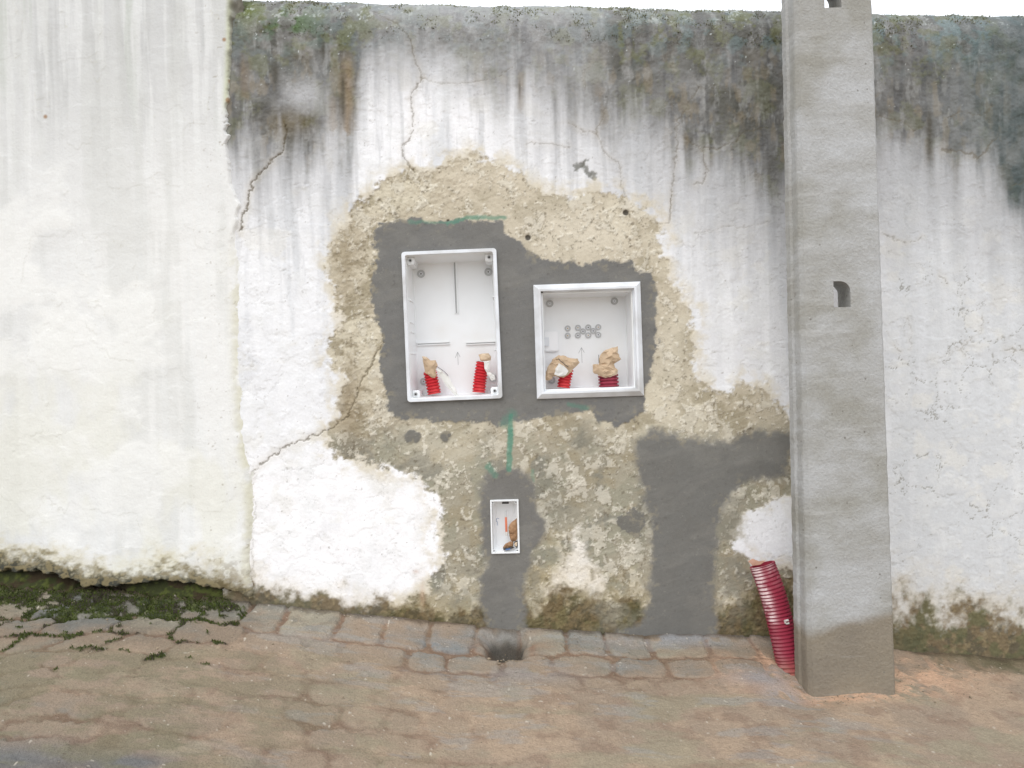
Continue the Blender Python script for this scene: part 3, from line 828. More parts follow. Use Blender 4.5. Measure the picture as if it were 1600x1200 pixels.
def pebble_verts(v, f, x, y, z, r):
    i0 = len(v)
    pts = [(1,0,0),(-1,0,0),(0,1,0),(0,-1,0),(0,0,1),(0,0,-1),(.6,.6,.6),(-.6,.6,.5),(-.6,-.6,.6),(.6,-.6,.5)]
    s = rs.uniform(.6, 1.2, 3)
    for p in pts: v.append((x + p[0] * r * s[0] * rs.uniform(.8, 1.1), y + p[1] * r * s[1] * rs.uniform(.8, 1.1), z + p[2] * r * s[2] * .7))
    for t in ((4,6,7),(4,7,8),(4,8,9),(4,9,6),(0,2,6),(2,7,6),(2,1,7),(1,8,7),(1,3,8),(3,9,8),(3,0,9),(0,6,9),(5,2,0),(5,1,2),(5,3,1),(5,0,3)):
        f.append(tuple(i0 + q for q in t))
v, f = [], []
for i in range(1900):
    X = rs.uniform(-2.0, 2.0); t = abs(rs.normal(0, .28)) + .01
    if rs.rand() < .3: X = rs.normal(1.0, .4); t = rs.uniform(.02, .3)
    if t > .84 or abs(X) > 2.1: continue
    r = rs.uniform(.0008, .0026) * (1.8 if rs.rand() < .06 else 1)
    pebble_verts(v, f, X, -t, ground_z(X, t) + r * .3, r)
for i in range(26):
    p = W(rs.normal(792, 26), 1014, -.10)
    t = rs.uniform(.03, .19); r = rs.uniform(.003, .008)
    pebble_verts(v, f, p.x, -t, ground_z(p.x, t) + r * .3, r)
for i in range(120):
    X = rs.choice([rs.uniform(.74, .80), rs.uniform(.80, 1.06), rs.uniform(1.04, 1.10)]); t = rs.uniform(.25, .32) if .8 < X < 1.04 else rs.uniform(.12, .30)
    if .78 < X < 1.06 and t < .262: continue
    r = rs.uniform(.001, .0032); pebble_verts(v, f, X, -t, ground_z(X, t) + r * .2, r)
me = bpy.data.meshes.new('rubble_crumbs'); me.from_pydata(v, [], f)
M_crumb = plain_mat('crumb_stone', (142, 128, 108), .9, .5, 40, 0, .3)
tagit(link('rubble_crumbs', me, M_crumb), 'fine crumbs of plaster and grit scattered over the pavement', None, None, 'stuff')

# ------------------------------------------------------------------ concrete pole
def make_pole():
    zb, ztp = -1.25, 6.6
    yf, yb = -0.257, -0.177
    root = empty('concrete_pole', (0.924, (yf + yb) / 2, contact_z(.92) - .03), 'tall rectangular grey concrete pole with slots through it and a damp brown foot', 'pole')
    def edges(z):
        k = (z + .858) / 1.92
        return .8037 + .0113 * k, 1.044 - .0154 * k
    bm = bmesh.new()
    zs = list(np.arange(zb, 1.6, .012)) + list(np.arange(1.6, ztp, .15)) + [ztp]
    rings = []
    rr = np.random.RandomState(3)
    for z in zs:
        xl, xr = edges(z)
        ch = .010
        nseg = 22
        prof = [(xl + ch, yf), (xr - ch * .6, yf)]
        pts = [(xl + ch + (xr - ch * .6 - xl - ch) * i / nseg, yf) for i in range(nseg + 1)]
        pts += [(xr, yf + ch * .6), (xr, yb - .006), (xr - .006, yb)]
        pts += [(xr - .006 + (xl + .012 - xr) * i / 4, yb) for i in range(1, 5)]
        pts += [(xl - .012, yb - .006), (xl - .010, yf + .050), (xl - .004, yf + .044), (xl - .002, yf + ch + .006), (xl, yf + ch)]
        ring = []
        for (x, y) in pts:
            n = float(fbm(np.array([x * 500.]), np.array([z * 500. + y * 900]), 14, 9, 4, 400)[0]) - .5
            corner = 1 if (x < xl + .02 or x > xr - .02) else .35
            dx = n * .0050 * corner; dy = n * .0022
            ring.append(bm.verts.new((x + dx * (1 if x > .92 else -1), y + dy, z)))
        rings.append(ring)
    for a, b in zip(rings[:-1], rings[1:]):
        n = len(a)
        for i in range(n):
            bm.faces.new((a[i], a[(i + 1) % n], b[(i + 1) % n], b[i]))
    bm.faces.new(rings[0]); bm.faces.new(rings[-1])
    bmesh.ops.recalc_face_normals(bm, faces=bm.faces)
    me = bpy.data.meshes.new('shaft'); bm.to_mesh(me); bm.free()
    ob = bpy.data.objects.new('shaft_raw', me); C.objects.link(ob)
    # slot cutters
    p0 = W(1303, 480, yf); p1 = W(1330, 440, yf)
    bmc = bmesh.new()
    for k in range(6):
        z0 = p0.z + k * .832; x0 = p0.x + (0.0 if k != 1 else -.004); w = .047; hgt = .072
        out = [(x0, z0), (x0 + w, z0)]
        for i in range(9):
            a = math.pi * .5 * i / 8
            out.append((x0 + w - .030 + .030 * math.cos(a), z0 + hgt - .028 + .028 * math.sin(a)))
        out.append((x0, z0 + hgt))
        A = [bmc.verts.new((x, yf - .05, z)) for x, z in out]; B = [bmc.verts.new((x, yb + .05, z)) for x, z in out]
        n = len(out)
        bmc.faces.new(A); bmc.faces.new(B[::-1])
        for i in range(n): bmc.faces.new((A[i], B[i], B[(i + 1) % n], A[(i + 1) % n]))
    bmesh.ops.recalc_face_normals(bmc, faces=bmc.faces)
    mc = bpy.data.meshes.new('cut'); bmc.to_mesh(mc); bmc.free()
    oc = bpy.data.objects.new('cut', mc); C.objects.link(oc)
    md = ob.modifiers.new('b', 'BOOLEAN'); md.operation = 'DIFFERENCE'; md.object = oc; md.solver = 'EXACT'
    bpy.context.view_layer.update()
    dg = bpy.context.evaluated_depsgraph_get()
    new = bpy.data.meshes.new_from_object(ob.evaluated_get(dg))
    bpy.data.objects.remove(ob); bpy.data.objects.remove(oc); bpy.data.meshes.remove(mc); bpy.data.meshes.remove(me)
    new.name = 'shaft'
    new.transform(Matrix.Translation(-root.location))
    # material
    m, n, l, b = node_mat('pole_concrete')
    tc = n.new('ShaderNodeTexCoord'); sep = n.new('ShaderNodeSeparateXYZ'); l.new(tc.outputs['Object'], sep.inputs[0])
    mp = n.new('ShaderNodeMapping'); mp.inputs['Scale'].default_value = (2.2, 2, 8); l.new(tc.outputs['Object'], mp.inputs[0])
    n1 = n.new('ShaderNodeTexNoise'); n1.inputs['Scale'].default_value = 2.2; n1.inputs['Detail'].default_value = 7; n1.inputs['Roughness'].default_value = .6; l.new(mp.outputs[0], n1.inputs['Vector'])
    r1 = n.new('ShaderNodeValToRGB'); r1.color_ramp.elements[0].position = .34; r1.color_ramp.elements[1].position = .66
    r1.color_ramp.elements[0].color = (*s2l((158, 157, 153)), 1); r1.color_ramp.elements[1].color = (*s2l((176, 177, 177)), 1); l.new(n1.outputs['Fac'], r1.inputs[0])
    n2 = n.new('ShaderNodeTexNoise'); n2.inputs['Scale'].default_value = 4.5; n2.inputs['Detail'].default_value = 8; l.new(tc.outputs['Object'], n2.inputs['Vector'])
    r2 = n.new('ShaderNodeMapRange'); r2.inputs[1].default_value = .46; r2.inputs[2].default_value = .62; r2.inputs[4].default_value = .7; l.new(n2.outputs['Fac'], r2.inputs[0])
    mx = n.new('ShaderNodeMix'); mx.data_type = 'RGBA'; l.new(r2.outputs[0], mx.inputs[0]); l.new(r1.outputs[0], mx.inputs[6]); mx.inputs[7].default_value = (*s2l((138, 135, 124)), 1)
    # damp foot: object z about 0 at the street, edge near 0.27 m
    n3 = n.new('ShaderNodeTexNoise'); n3.inputs['Scale'].default_value = 9; n3.inputs['Detail'].default_value = 6; l.new(tc.outputs['Object'], n3.inputs['Vector'])
    ad = n.new('ShaderNodeMath'); ad.operation = 'MULTIPLY_ADD'; ad.inputs[1].default_value = .09; l.new(n3.outputs['Fac'], ad.inputs[0]); l.new(sep.outputs['Z'], ad.inputs[2])
    a2 = n.new('ShaderNodeMath'); a2.operation = 'MULTIPLY_ADD'; a2.inputs[1].default_value = -.18; l.new(sep.outputs['X'], a2.inputs[0]); l.new(ad.outputs[0], a2.inputs[2])
    r3 = n.new('ShaderNodeMapRange'); r3.interpolation_type = 'SMOOTHSTEP'; r3.inputs[1].default_value = .215; r3.inputs[2].default_value = .262; r3.inputs[3].default_value = .9; r3.inputs[4].default_value = 0; l.new(a2.outputs[0], r3.inputs[0])
    m2 = n.new('ShaderNodeMix'); m2.data_type = 'RGBA'; l.new(r3.outputs[0], m2.inputs[0]); l.new(mx.outputs[2], m2.inputs[6])
    r4 = n.new('ShaderNodeValToRGB'); r4.color_ramp.elements[0].position = .35; r4.color_ramp.elements[1].position = .7
    r4.color_ramp.elements[0].color = (*s2l((116, 106, 90)), 1); r4.color_ramp.elements[1].color = (*s2l((140, 129, 110)), 1); l.new(n2.outputs['Fac'], r4.inputs[0]); l.new(r4.outputs[0], m2.inputs[7])
    # fine speckle
    n4 = n.new('ShaderNodeTexNoise'); n4.inputs['Scale'].default_value = 160; n4.inputs['Detail'].default_value = 4; l.new(tc.outputs['Object'], n4.inputs['Vector'])
    r5 = n.new('ShaderNodeMapRange'); r5.inputs[1].default_value = .3; r5.inputs[2].default_value = .7; r5.inputs[3].default_value = .93; r5.inputs[4].default_value = 1.07; l.new(n4.outputs['Fac'], r5.inputs[0])
    # air holes and pale laitance lines left by the mould
    vo = n.new('ShaderNodeTexVoronoi'); vo.inputs['Scale'].default_value = 34; l.new(tc.outputs['Object'], vo.inputs['Vector'])
    vr = n.new('ShaderNodeMapRange'); vr.inputs[1].default_value = .07; vr.inputs[2].default_value = .12; vr.inputs[3].default_value = .7; vr.inputs[4].default_value = 0; l.new(vo.outputs['Distance'], vr.inputs[0])
    vs_ = n.new('ShaderNodeSeparateColor'); l.new(vo.outputs['Color'], vs_.inputs[0])
    vt = n.new('ShaderNodeMath'); vt.operation = 'GREATER_THAN'; vt.inputs[1].default_value = .72; l.new(vs_.outputs[0], vt.inputs[0])
    vm = n.new('ShaderNodeMath'); vm.operation = 'MULTIPLY'; l.new(vr.outputs[0], vm.inputs[0]); l.new(vt.outputs[0], vm.inputs[1])
    m3 = n.new('ShaderNodeMix'); m3.data_type = 'RGBA'; l.new(vm.outputs[0], m3.inputs[0]); l.new(m2.outputs[2], m3.inputs[6]); m3.inputs[7].default_value = (*s2l((104, 100, 92)), 1)
    mpl = n.new('ShaderNodeMapping'); mpl.inputs['Scale'].default_value = (3, 3, 26); l.new(tc.outputs['Object'], mpl.inputs[0])
    nl = n.new('ShaderNodeTexNoise'); nl.inputs['Scale'].default_value = 1.4; nl.inputs['Detail'].default_value = 5; l.new(mpl.outputs[0], nl.inputs['Vector'])
    rl = n.new('ShaderNodeMapRange'); rl.inputs[1].default_value = .60; rl.inputs[2].default_value = .70; rl.inputs[4].default_value = .30; l.new(nl.outputs['Fac'], rl.inputs[0])
    m4 = n.new('ShaderNodeMix'); m4.data_type = 'RGBA'; l.new(rl.outputs[0], m4.inputs[0]); l.new(m3.outputs[2], m4.inputs[6]); m4.inputs[7].default_value = (*s2l((184, 184, 182)), 1)
    sc = n.new('ShaderNodeVectorMath'); sc.operation = 'SCALE'; l.new(m4.outputs[2], sc.inputs[0]); l.new(r5.outputs[0], sc.inputs['Scale']); l.new(sc.outputs[0], b.inputs['Base Color'])
    b.inputs['Roughness'].default_value = .85
    bp = n.new('ShaderNodeBump'); bp.inputs['Distance'].default_value = .0025; l.new(n4.outputs['Fac'], bp.inputs['Height'])
    l.new(bp.outputs[0], b.inputs['Normal'])
    o = link('shaft', new, m, root)
    return root
make_pole()

# ------------------------------------------------------------------ boxes in the wall
M_plast = plain_mat('white_plastic', (238, 240, 241), .38, .025, 9, 0, .5, (205, 200, 190), .5)
M_plast2 = plain_mat('grey_white_plastic', (226, 229, 233), .42, .03, 22, 0, .5, (160, 156, 148), .55)
M_grey = plain_mat('grey_rubber', (186, 187, 187), .6, .06, 40)
M_grey2 = plain_mat('screw_grey', (120, 118, 114), .5, .1, 40)
M_dark = plain_mat('dark_hole', (60, 58, 55), .8, .1, 40)
M_bright = plain_mat('bright_plastic', (246, 247, 248), .3, .01, 20)
M_pale_grey = plain_mat('pale_grey_plastic', (196, 196, 194), .5, .04, 20)  # plain grey plastic for one end of the small tube
M_brass = plain_mat('brass_insert', (172, 150, 104), .4, .1, 60)
M_ink = plain_mat('moulded_line', (160, 160, 160), .6, .05, 30)
M_red = plain_mat('red_plastic', (196, 34, 44), .5, .1, 40, 0, .35, (220, 110, 106), .35)
M_maroon = plain_mat('maroon_plastic', (140, 34, 58), .42, .1, 40, 0, .5, (170, 70, 88), .4)
M_paper = plain_mat('brown_paper_tape', (192, 168, 140), .8, .16, 30, .001, .3, (226, 212, 190), .75)
M_clear = plain_mat('milky_tape', (214, 212, 206), .3, .06, 40, 0, .5)
M_orange = plain_mat('orange_strip', (214, 120, 88), .5, .08, 60)
M_brown = plain_mat('brown_wrap', (150, 116, 86), .8, .25, 60, .001, .3, (186, 150, 116), .6)
M_blue = plain_mat('blue_ink', (70, 110, 165), .6, .1, 60)
M_wire = plain_mat('dark_wire', (60, 56, 52), .5, .1, 60)

def rrect(w, h, r, n=5):
    pts = []
    for cx, cz, a0 in ((w/2-r, h/2-r, 0), (-w/2+r, h/2-r, 90), (-w/2+r, -h/2+r, 180), (w/2-r, -h/2+r, 270)):
        for i in range(n + 1):
            a = math.radians(a0 + 90 * i / n)
            pts.append((cx + r * math.cos(a), cz + r * math.sin(a)))
    return pts
def loft(bm, loops, close_last=True, close_first=False):
    """loops: (w, h, r, y)"""
    rings = [[bm.verts.new((x, y, z)) for x, z in rrect(w, h, r)] for (w, h, r, y) in loops]
    for a, b in zip(rings[:-1], rings[1:]):
        n = len(a)
        for i in range(n): bm.faces.new((a[i], a[(i+1) % n], b[(i+1) % n], b[i]))
    if close_last: bm.faces.new(rings[-1])
    if close_first: bm.faces.new(rings[0])
def disc(bm, x, z, profile, n=20):
    """lathe about the y axis: profile of (r, y)"""
    rings = []
    for r, y in profile:
        rings.append([bm.verts.new((x + r * math.cos(6.28318 * i / n), y, z + r * math.sin(6.28318 * i / n))) for i in range(n)])
    for a, b in zip(rings[:-1], rings[1:]):
        for i in range(n): bm.faces.new((a[i], a[(i+1) % n], b[(i+1) % n], b[i]))
    bm.faces.new(rings[-1])

class Box:
    def __init__(s, key, name, label, cat):
        bx, by, s.w, s.h, tilt = BOXES[key]
        s.t = math.radians(tilt)
        s.c = W(bx, by)
        s.rot = Matrix.Rotation(-s.t, 4, 'Y')
        # tilt > 0: top leans left
        s.root = empty(name, s.c + s.rot @ Vector((0, 0, -s.h/2)), label, cat, rot=(0, -s.t, 0))
        s.off = Vector((0, 0, s.h/2))
    def loc(s, px, py, y):
        """local coordinates (centre based) of a photograph pixel at depth y"""
        p = W(px, py, y) - s.c
        q = s.rot.inverted() @ p
        return q.x, q.z
    def part(s, name, bm, mat, parent=None, smooth=False, label=None):
        for v_ in bm.verts: v_.co += s.off
        o = bm_obj(name, bm, mat, parent or s.root, smooth)
        if label: o['label'] = label
        return o
    def grommet(s, px, py, y, r, insert=None, deep=.003):
        x, z = s.loc(px, py, y)
        bm = bmesh.new(); disc(bm, x, z, [(r, y + .0005), (r, y - deep), (r * .82, y - deep - .0006), (r * .70, y - deep * .4), (r * .5, y - deep * .4), (r * .46, y - deep * 1.1)])
        g = s.part('grommet', bm, M_plast2, smooth=False)
        bm = bmesh.new(); disc(bm, x, z, [(r * 1.04, y + .0004), (r * 1.04, y - deep - .0004), (r * .80, y - deep - .0012), (r * .78, y - deep)])
        s.part('ring', bm, M_grey, g)
        bm = bmesh.new(); disc(bm, x, z, [(r * .24, y - deep * 1.15), (r * .2, y - deep * 1.3)], 12)
        s.part('screw', bm, insert or M_grey2, g)
    def rail(s, p0, p1, y, hw):
        (xa, za), (xb, zb) = s.loc(*p0, y), s.loc(*p1, y)
        bm = bmesh.new()
        horiz = abs(xb - xa) > abs(zb - za)
        for o_ in (-hw, hw):
            if horiz: add_box(bm, min(xa, xb), max(xa, xb), y - .006, y + .001, za + o_ - .0016, za + o_ + .0016)
            else: add_box(bm, xa + o_ - .0016, xa + o_ + .0016, y - .006, y + .001, min(za, zb), max(za, zb))
        r = s.part('rail', bm, M_plast)
        bm = bmesh.new()
        if horiz: add_box(bm, min(xa, xb) + .002, max(xa, xb) - .002, y - .002, y + .0008, za - .0022, za + .0022)
        else: add_box(bm, xa - .0022, xa + .0022, y - .002, y + .0008, min(za, zb) + .002, max(za, zb) - .002)
        s.part('slot', bm, M_grey, r)
    def arrow(s, pts_list, y):
        bm = bmesh.new()
        for pts in pts_list:
            for a, b in zip(pts[:-1], pts[1:]):
                xa, za = s.loc(*a, y); xb, zb = s.loc(*b, y)
                d = Vector((xb - xa, 0, zb - za)); L = d.length; d.normalize(); nrm = Vector((-d.z, 0, d.x)) * .0006
                A, B = Vector((xa, 0, za)), Vector((xb, 0, zb))
                vs = []
                for yy in (y + .0004, y - .0007):
                    for q in (A - nrm, A + nrm, B + nrm, B - nrm): vs.append(bm.verts.new((q.x, yy, q.z)))
                bm.faces.new(vs[4:8]); 
                for i in range(4): bm.faces.new((vs[i], vs[(i+1) % 4], vs[4 + (i+1) % 4], vs[4 + i]))
        s.part('arrow_mark', bm, M_ink)

# --- tall meter box
A = Box('meter', 'meter_box', 'tall white plastic meter box without a lid, set left of the squarer framed box', 'electrical box')
DP = .118
w, h_ = A.w, A.h
bm = bmesh.new()
loft(bm, [(w-.004, h_-.004, .008, .06), (w-.004, h_-.004, .008, -.0095), (w-.022, h_-.022, .006, -.0095), (w-.026, h_-.026, .006, .004), (w-.034, h_-.034, .006, DP - .004), (w-.040, h_-.040, .006, DP)])
A.part('housing', bm, M_plast)
bm = bmesh.new()
loft(bm, [(w, h_, .010, .002), (w, h_, .010, -.011), (w-.002, h_-.002, .009, -.0125), (w-.020, h_-.020, .007, -.0125), (w-.0225, h_-.0225, .006, -.011), (w-.0225, h_-.0225, .006, .001)], False)
A.part('rim', bm, M_plast2)
for (px, py), sx, sz in (((641, 407), -1, 1), ((765, 402), 1, 1), ((649, 613), -1, -1), ((773, 608), 1, -1)):
    x = sx * (w/2 - .024); z = sz * (h_/2 - .024)
    bm = bmesh.new()
    add_box(bm, x - .0125, x + .0125, .012, DP - .02, z - .0125, z + .0125)
    bmesh.ops.bevel(bm, geom=bm.edges[:], offset=.003, segments=2, affect='EDGES')
    cp = A.part('corner_post', bm, M_plast)
    bm = bmesh.new(); disc(bm, x, z, [(.0062, .0125), (.0062, .0095), (.0038, .0090), (.0034, .0112)], 16)
    A.part('screw_collar', bm, M_grey, cp)
    bm = bmesh.new(); disc(bm, x, z, [(.0032, .0112), (.0030, .0104)], 12)
    A.part('screw', bm, M_dark, cp)  # dark disc painted in for the shaded screw hole
# ribs on the side walls
for py in (471, 505, 520, 553):
    x, z = A.loc(640, py, .06)
    bm = bmesh.new(); add_box(bm, -w/2 + .012, -w/2 + .0185, .02, DP - .01, z - .0015, z + .0015)
    A.part('rib', bm, M_plast)
    if py in (471, 553):
        bm = bmesh.new(); add_box(bm, w/2 - .0195, w/2 - .012, .02, DP - .01, z - .0015, z + .0015)
        A.part('rib', bm, M_plast)
A.rail((710, 406), (712, 490), DP, .0042)
A.rail((652, 538), (703, 538), DP, .0032)
A.rail((728, 537), (777, 536), DP, .0032)
for p in ((658, 428), (763, 425)): A.grommet(*p, DP, .0125)
for p in ((662, 596), (770, 590)): A.grommet(*p, DP, .0115)
A.arrow([[(716, 570), (715, 551)], [(711.5, 559), (715, 550), (719, 558)]], DP)

# --- framed fuse box
B = Box('fuse', 'fuse_box', 'square white fuse box with a wide sloping frame and ten small grommets inside', 'electrical box')
w, h_ = B.w, B.h
DB = .115
bm = bmesh.new()
loft(bm, [(w-.010, h_-.010, .002, .06), (w-.010, h_-.010, .002, .001), (w-.052, h_-.052, .002, .001), (w-.054, h_-.054, .002, .02), (w-.060, h_-.060, .003, DB - .003), (w-.066, h_-.066, .003, DB)])
B.part('housing', bm, M_plast)
bm = bmesh.new()
loft(bm, [(w, h_, .0012, .003), (w, h_, .0012, -.005), (w-.003, h_-.003, .0012, -.007), (w-.030, h_-.030, .0012, -.018), (w-.042, h_-.042, .001, -.018), (w-.044, h_-.044, .001, -.016), (w-.046, h_-.046, .001, -.006), (w-.050, h_-.050, .001, -.006), (w-.051, h_-.051, .001, .0005)], False)
B.part('frame', bm, M_plast2)
# raised inner lip with a step
bm = bmesh.new()
loft(bm, [(w-.0505, h_-.0505, .001, .004), (w-.058, h_-.058, .001, .004), (w-.058, h_-.058, .001, .030), (w-.0545, h_-.0545, .001, .030)], False)
B.part('inner_lip', bm, M_plast)
for px, py in ((365,508),(452,503),(540,500),(625,498),(365,570),(452,568),(540,567),(625,563),(495,533),(582,530)):
    B.grommet(820 + px / 5.455, 420 + py / 5.455, DB, .0095, M_brass if (px + py) % 2 else M_dark)
for px, py in ((212, 297), (763, 276)): B.grommet(820 + px / 5.455, 420 + py / 5.455, DB, .0115, M_grey)
x, z = B.loc(862, 594, DB)
B.grommet(862, 594, DB, .0115, M_grey)
B.arrow([[(909.5, 567), (908.5, 544)], [(904, 552), (908.5, 543), (913, 551)]], DB)
x0, z0 = B.loc(850, 550, DB); x1, z1 = B.loc(871, 518, DB)
bm = bmesh.new(); add_box(bm, x0 + .001, x1, DB - .010, DB + .001, z0, z1); bmesh.ops.bevel(bm, geom=bm.edges[:], offset=.003, segments=2, affect='EDGES')
cat = B.part('latch_plate', bm, M_bright)
xa, za = B.loc(856, 534, DB - .01)
bm = bmesh.new(); add_box(bm, x0 - .004, xa + .004, DB - .016, DB - .0098, za - .014, za + .014)
B.part('latch_tongue', bm, M_plast2, cat)
bm = bmesh.new(); xs_, zs_ = B.loc(846, 456, -.006); disc(bm, xs_ + .002, zs_ - .001, [(.0032, -.0055), (.0028, -.0075)], 12)
B.part('hinge_screw', bm, M_dark)
bm = bmesh.new(); xs_, zs_ = B.loc(996, 612, -.013); disc(bm, xs_ - .002, zs_, [(.002, -.012), (.0018, -.0165)], 10)
B.part('frame_screw', bm, M_grey)

# --- small junction box
Jb = Box('junction', 'junction_box', 'small narrow white junction box set low in the cement strip', 'electrical box')
w, h_ = Jb.w, Jb.h
DJ = .038
bm = bmesh.new()
loft(bm, [(w-.003, h_-.003, .002, .04), (w-.003, h_-.003, .002, -.003), (w-.010, h_-.010, .002, -.003), (w-.012, h_-.012, .003, .004), (w-.022, h_-.022, .007, DJ - .01), (w-.034, h_-.034, .010, DJ)])
Jb.part('housing', bm, M_plast)
bm = bmesh.new()
loft(bm, [(w, h_, .002, .003), (w, h_, .002, -.004), (w-.001, h_-.001, .002, -.0055), (w-.009, h_-.009, .002, -.0055), (w-.0105, h_-.0105, .002, -.004), (w-.0105, h_-.0105, .002, .0005)], False)
Jb.part('rim', bm, M_plast)
for sx in (-1, 1):
    for sz in (-1, 1):
        bm = bmesh.new(); add_box(bm, min(sx * (w/2 - .005), sx * (w/2 - .0115)), max(sx * (w/2 - .005), sx * (w/2 - .0115)), -.002, .028, min(sz * (h_/2 - .005), sz * (h_/2 - .0125)), max(sz * (h_/2 - .005), sz * (h_/2 - .0125)))
        cp = Jb.part('corner_post', bm, M_plast)
        bm = bmesh.new(); disc(bm, sx * (w/2 - .0085), sz * (h_/2 - .0090), [(.0022, -.0019), (.0018, -.0030)], 10)
        Jb.part('screw', bm, M_dark, cp)
# knock-out at the top
x0, z0 = Jb.loc(784.5, 786, .004); x1, z1 = Jb.loc(795, 783, .004)
bm = bmesh.new(); add_box(bm, x0, x1, -.0015, .004, h_/2 - .0135, h_/2 - .0075)
Jb.part('knock_out', bm, M_dark)

def px_shape(bx, pts, y, bulge, seed, inner=10, jit=.003, thick=.002):
    """crumpled closed wrap whose outline is given in pixels at depth y"""
    rr = random.Random(seed)
    P = [W(a, b, y) for a, b in pts]
    # refine outline
    out = []
    for i in range(len(P)):
        a, b = P[i], P[(i+1) % len(P)]
        n = max(1, int((b - a).length / .007))
        for k in range(n):
            q = a.lerp(b, k / n)
            if k: q = q + Vector((rr.uniform(-1, 1), 0, rr.uniform(-1, 1))) * jit * .35
            out.append(q)
    def dist(q):
        m = 1e9
        for i in range(len(out)):
            a, b = out[i], out[(i+1) % len(out)]
            d = b - a; t = max(0, min(1, (q - a).dot(d) / max(d.length_squared, 1e-12)))
            m = min(m, (a + d * t - q).length)
        return m
    def inside(q):
        c_ = False
        for i in range(len(P)):
            a, b = P[i], P[(i+1) % len(P)]
            if (a.z > q.z) != (b.z > q.z) and q.x < (b.x - a.x) * (q.z - a.z) / (b.z - a.z) + a.x: c_ = not c_
        return c_
    xs = [p.x for p in P]; zs = [p.z for p in P]
    ins = []
    tries = 0
    while len(ins) < inner and tries < 4000:
        tries += 1
        q = Vector((rr.uniform(min(xs), max(xs)), y, rr.uniform(min(zs), max(zs))))
        if inside(q) and dist(q) > .0025 and all((q - o_).length > .0036 for o_ in ins): ins.append(q)
    from mathutils.geometry import delaunay_2d_cdt
    n = len(out)
    vs2 = [Vector((q.x, q.z)) for q in out + ins]
    res = delaunay_2d_cdt(vs2, [], [list(range(n))], 2, 1e-6)
    v2, faces = res[0], res[2]
    bm = bmesh.new()
    fr, bk = [], []
    for q in v2:
        p = Vector((q.x, y, q.y)); d = min(dist(p), .03)
        b_ = bulge * math.sqrt(d / .03) if d > 1e-4 else 0
        j = rr.uniform(-1, 1) * jit if d > 1e-4 else rr.uniform(-1, 1) * jit * .4
        fr.append(bm.verts.new((p.x, y - b_ - thick / 2 - abs(j) * 1.4, p.z)))
        bk.append(bm.verts.new((p.x, y + b_ * .8 + thick / 2, p.z)))
    cnt = {}
    for fc in faces:
        for i in range(len(fc)):
            e = (fc[i], fc[(i+1) % len(fc)]); cnt[e] = 1
        bm.faces.new([fr[i] for i in fc]); bm.faces.new([bk[i] for i in reversed(fc)])
    for (a, b) in list(cnt):
        if (b, a) not in cnt: bm.faces.new((fr[b], fr[a], bk[a], bk[b]))
    return bm

def ribbed(path, rad, pitch, amp, nseg=28, wall=.0022, open_top=True, taper=None):
    """corrugated tube along a path of points"""
    pts = []; L = [0]
    for a, b in zip(path[:-1], path[1:]): L.append(L[-1] + (b - a).length)
    T = L[-1]; n = int(T / pitch * 6)
    bm = bmesh.new(); rings = []
    def at(s_):
        for i in range(len(L) - 1):
            if s_ <= L[i+1] + 1e-9:
                k = (s_ - L[i]) / (L[i+1] - L[i]); 
                # catmull
                p0 = path[max(i-1, 0)]; p1 = path[i]; p2 = path[i+1]; p3 = path[min(i+2, len(path)-1)]
                return 0.5 * ((2*p1) + (-p0+p2)*k + (2*p0-5*p1+4*p2-p3)*k*k + (-p0+3*p1-3*p2+p3)*k*k*k)
        return path[-1]
    centers = [at(T * i / n) for i in range(n + 1)]
    def ring(c_, d, r):
        u = Vector((0, 1, 0)); u = (u - d * u.dot(d)).normalized(); v_ = d.cross(u)
        return [bm.verts.new(c_ + (u * math.cos(6.28318*k/nseg) + v_ * math.sin(6.28318*k/nseg)) * r) for k in range(nseg)]
    for i, c_ in enumerate(centers):
        d = (centers[min(i+1, n)] - centers[max(i-1, 0)]).normalized()
        ph = (i % 6) / 6.0
        r = rad + amp * (1.0 if 0.16 < ph < 0.7 else -1.0)
        rings.append(ring(c_, d, r))
    d = (centers[-1] - centers[-2]).normalized()
    inner = [ring(centers[-1], d, rad - amp - wall), ring(centers[-1] - d * min(.03, T * .6), d, rad - amp - wall)]
    seq = rings + inner
    for a, b in zip(seq[:-1], seq[1:]):
        for i in range(nseg): bm.faces.new((a[i], a[(i+1) % nseg], b[(i+1) % nseg], b[i]))
    bm.faces.new(seq[-1]); bm.faces.new(seq[0])
    return bm

def shift(bm, root):
    bpy.context.view_layer.update()
    for v_ in bm.verts: v_.co -= root.location

def conduit(px_path, y, rad, mat, label, group=None, pitch=.0088, amp=.0019):
    path = [W(a, b, y) for a, b in px_path]
    root = empty('conduit', path[0], label, 'conduit', group)
    bm = ribbed(path, rad, pitch, amp); shift(bm, root)
    bm_obj('corrugated_pipe', bm, mat, root, False)
    return root
def wrap(root, pts, y, bulge, seed, mat=M_paper, name='paper_plug', **kw):
    bm = px_shape(None, pts, y, bulge, seed, **kw); shift(bm, root)
    return bm_obj(name, bm, mat, root)

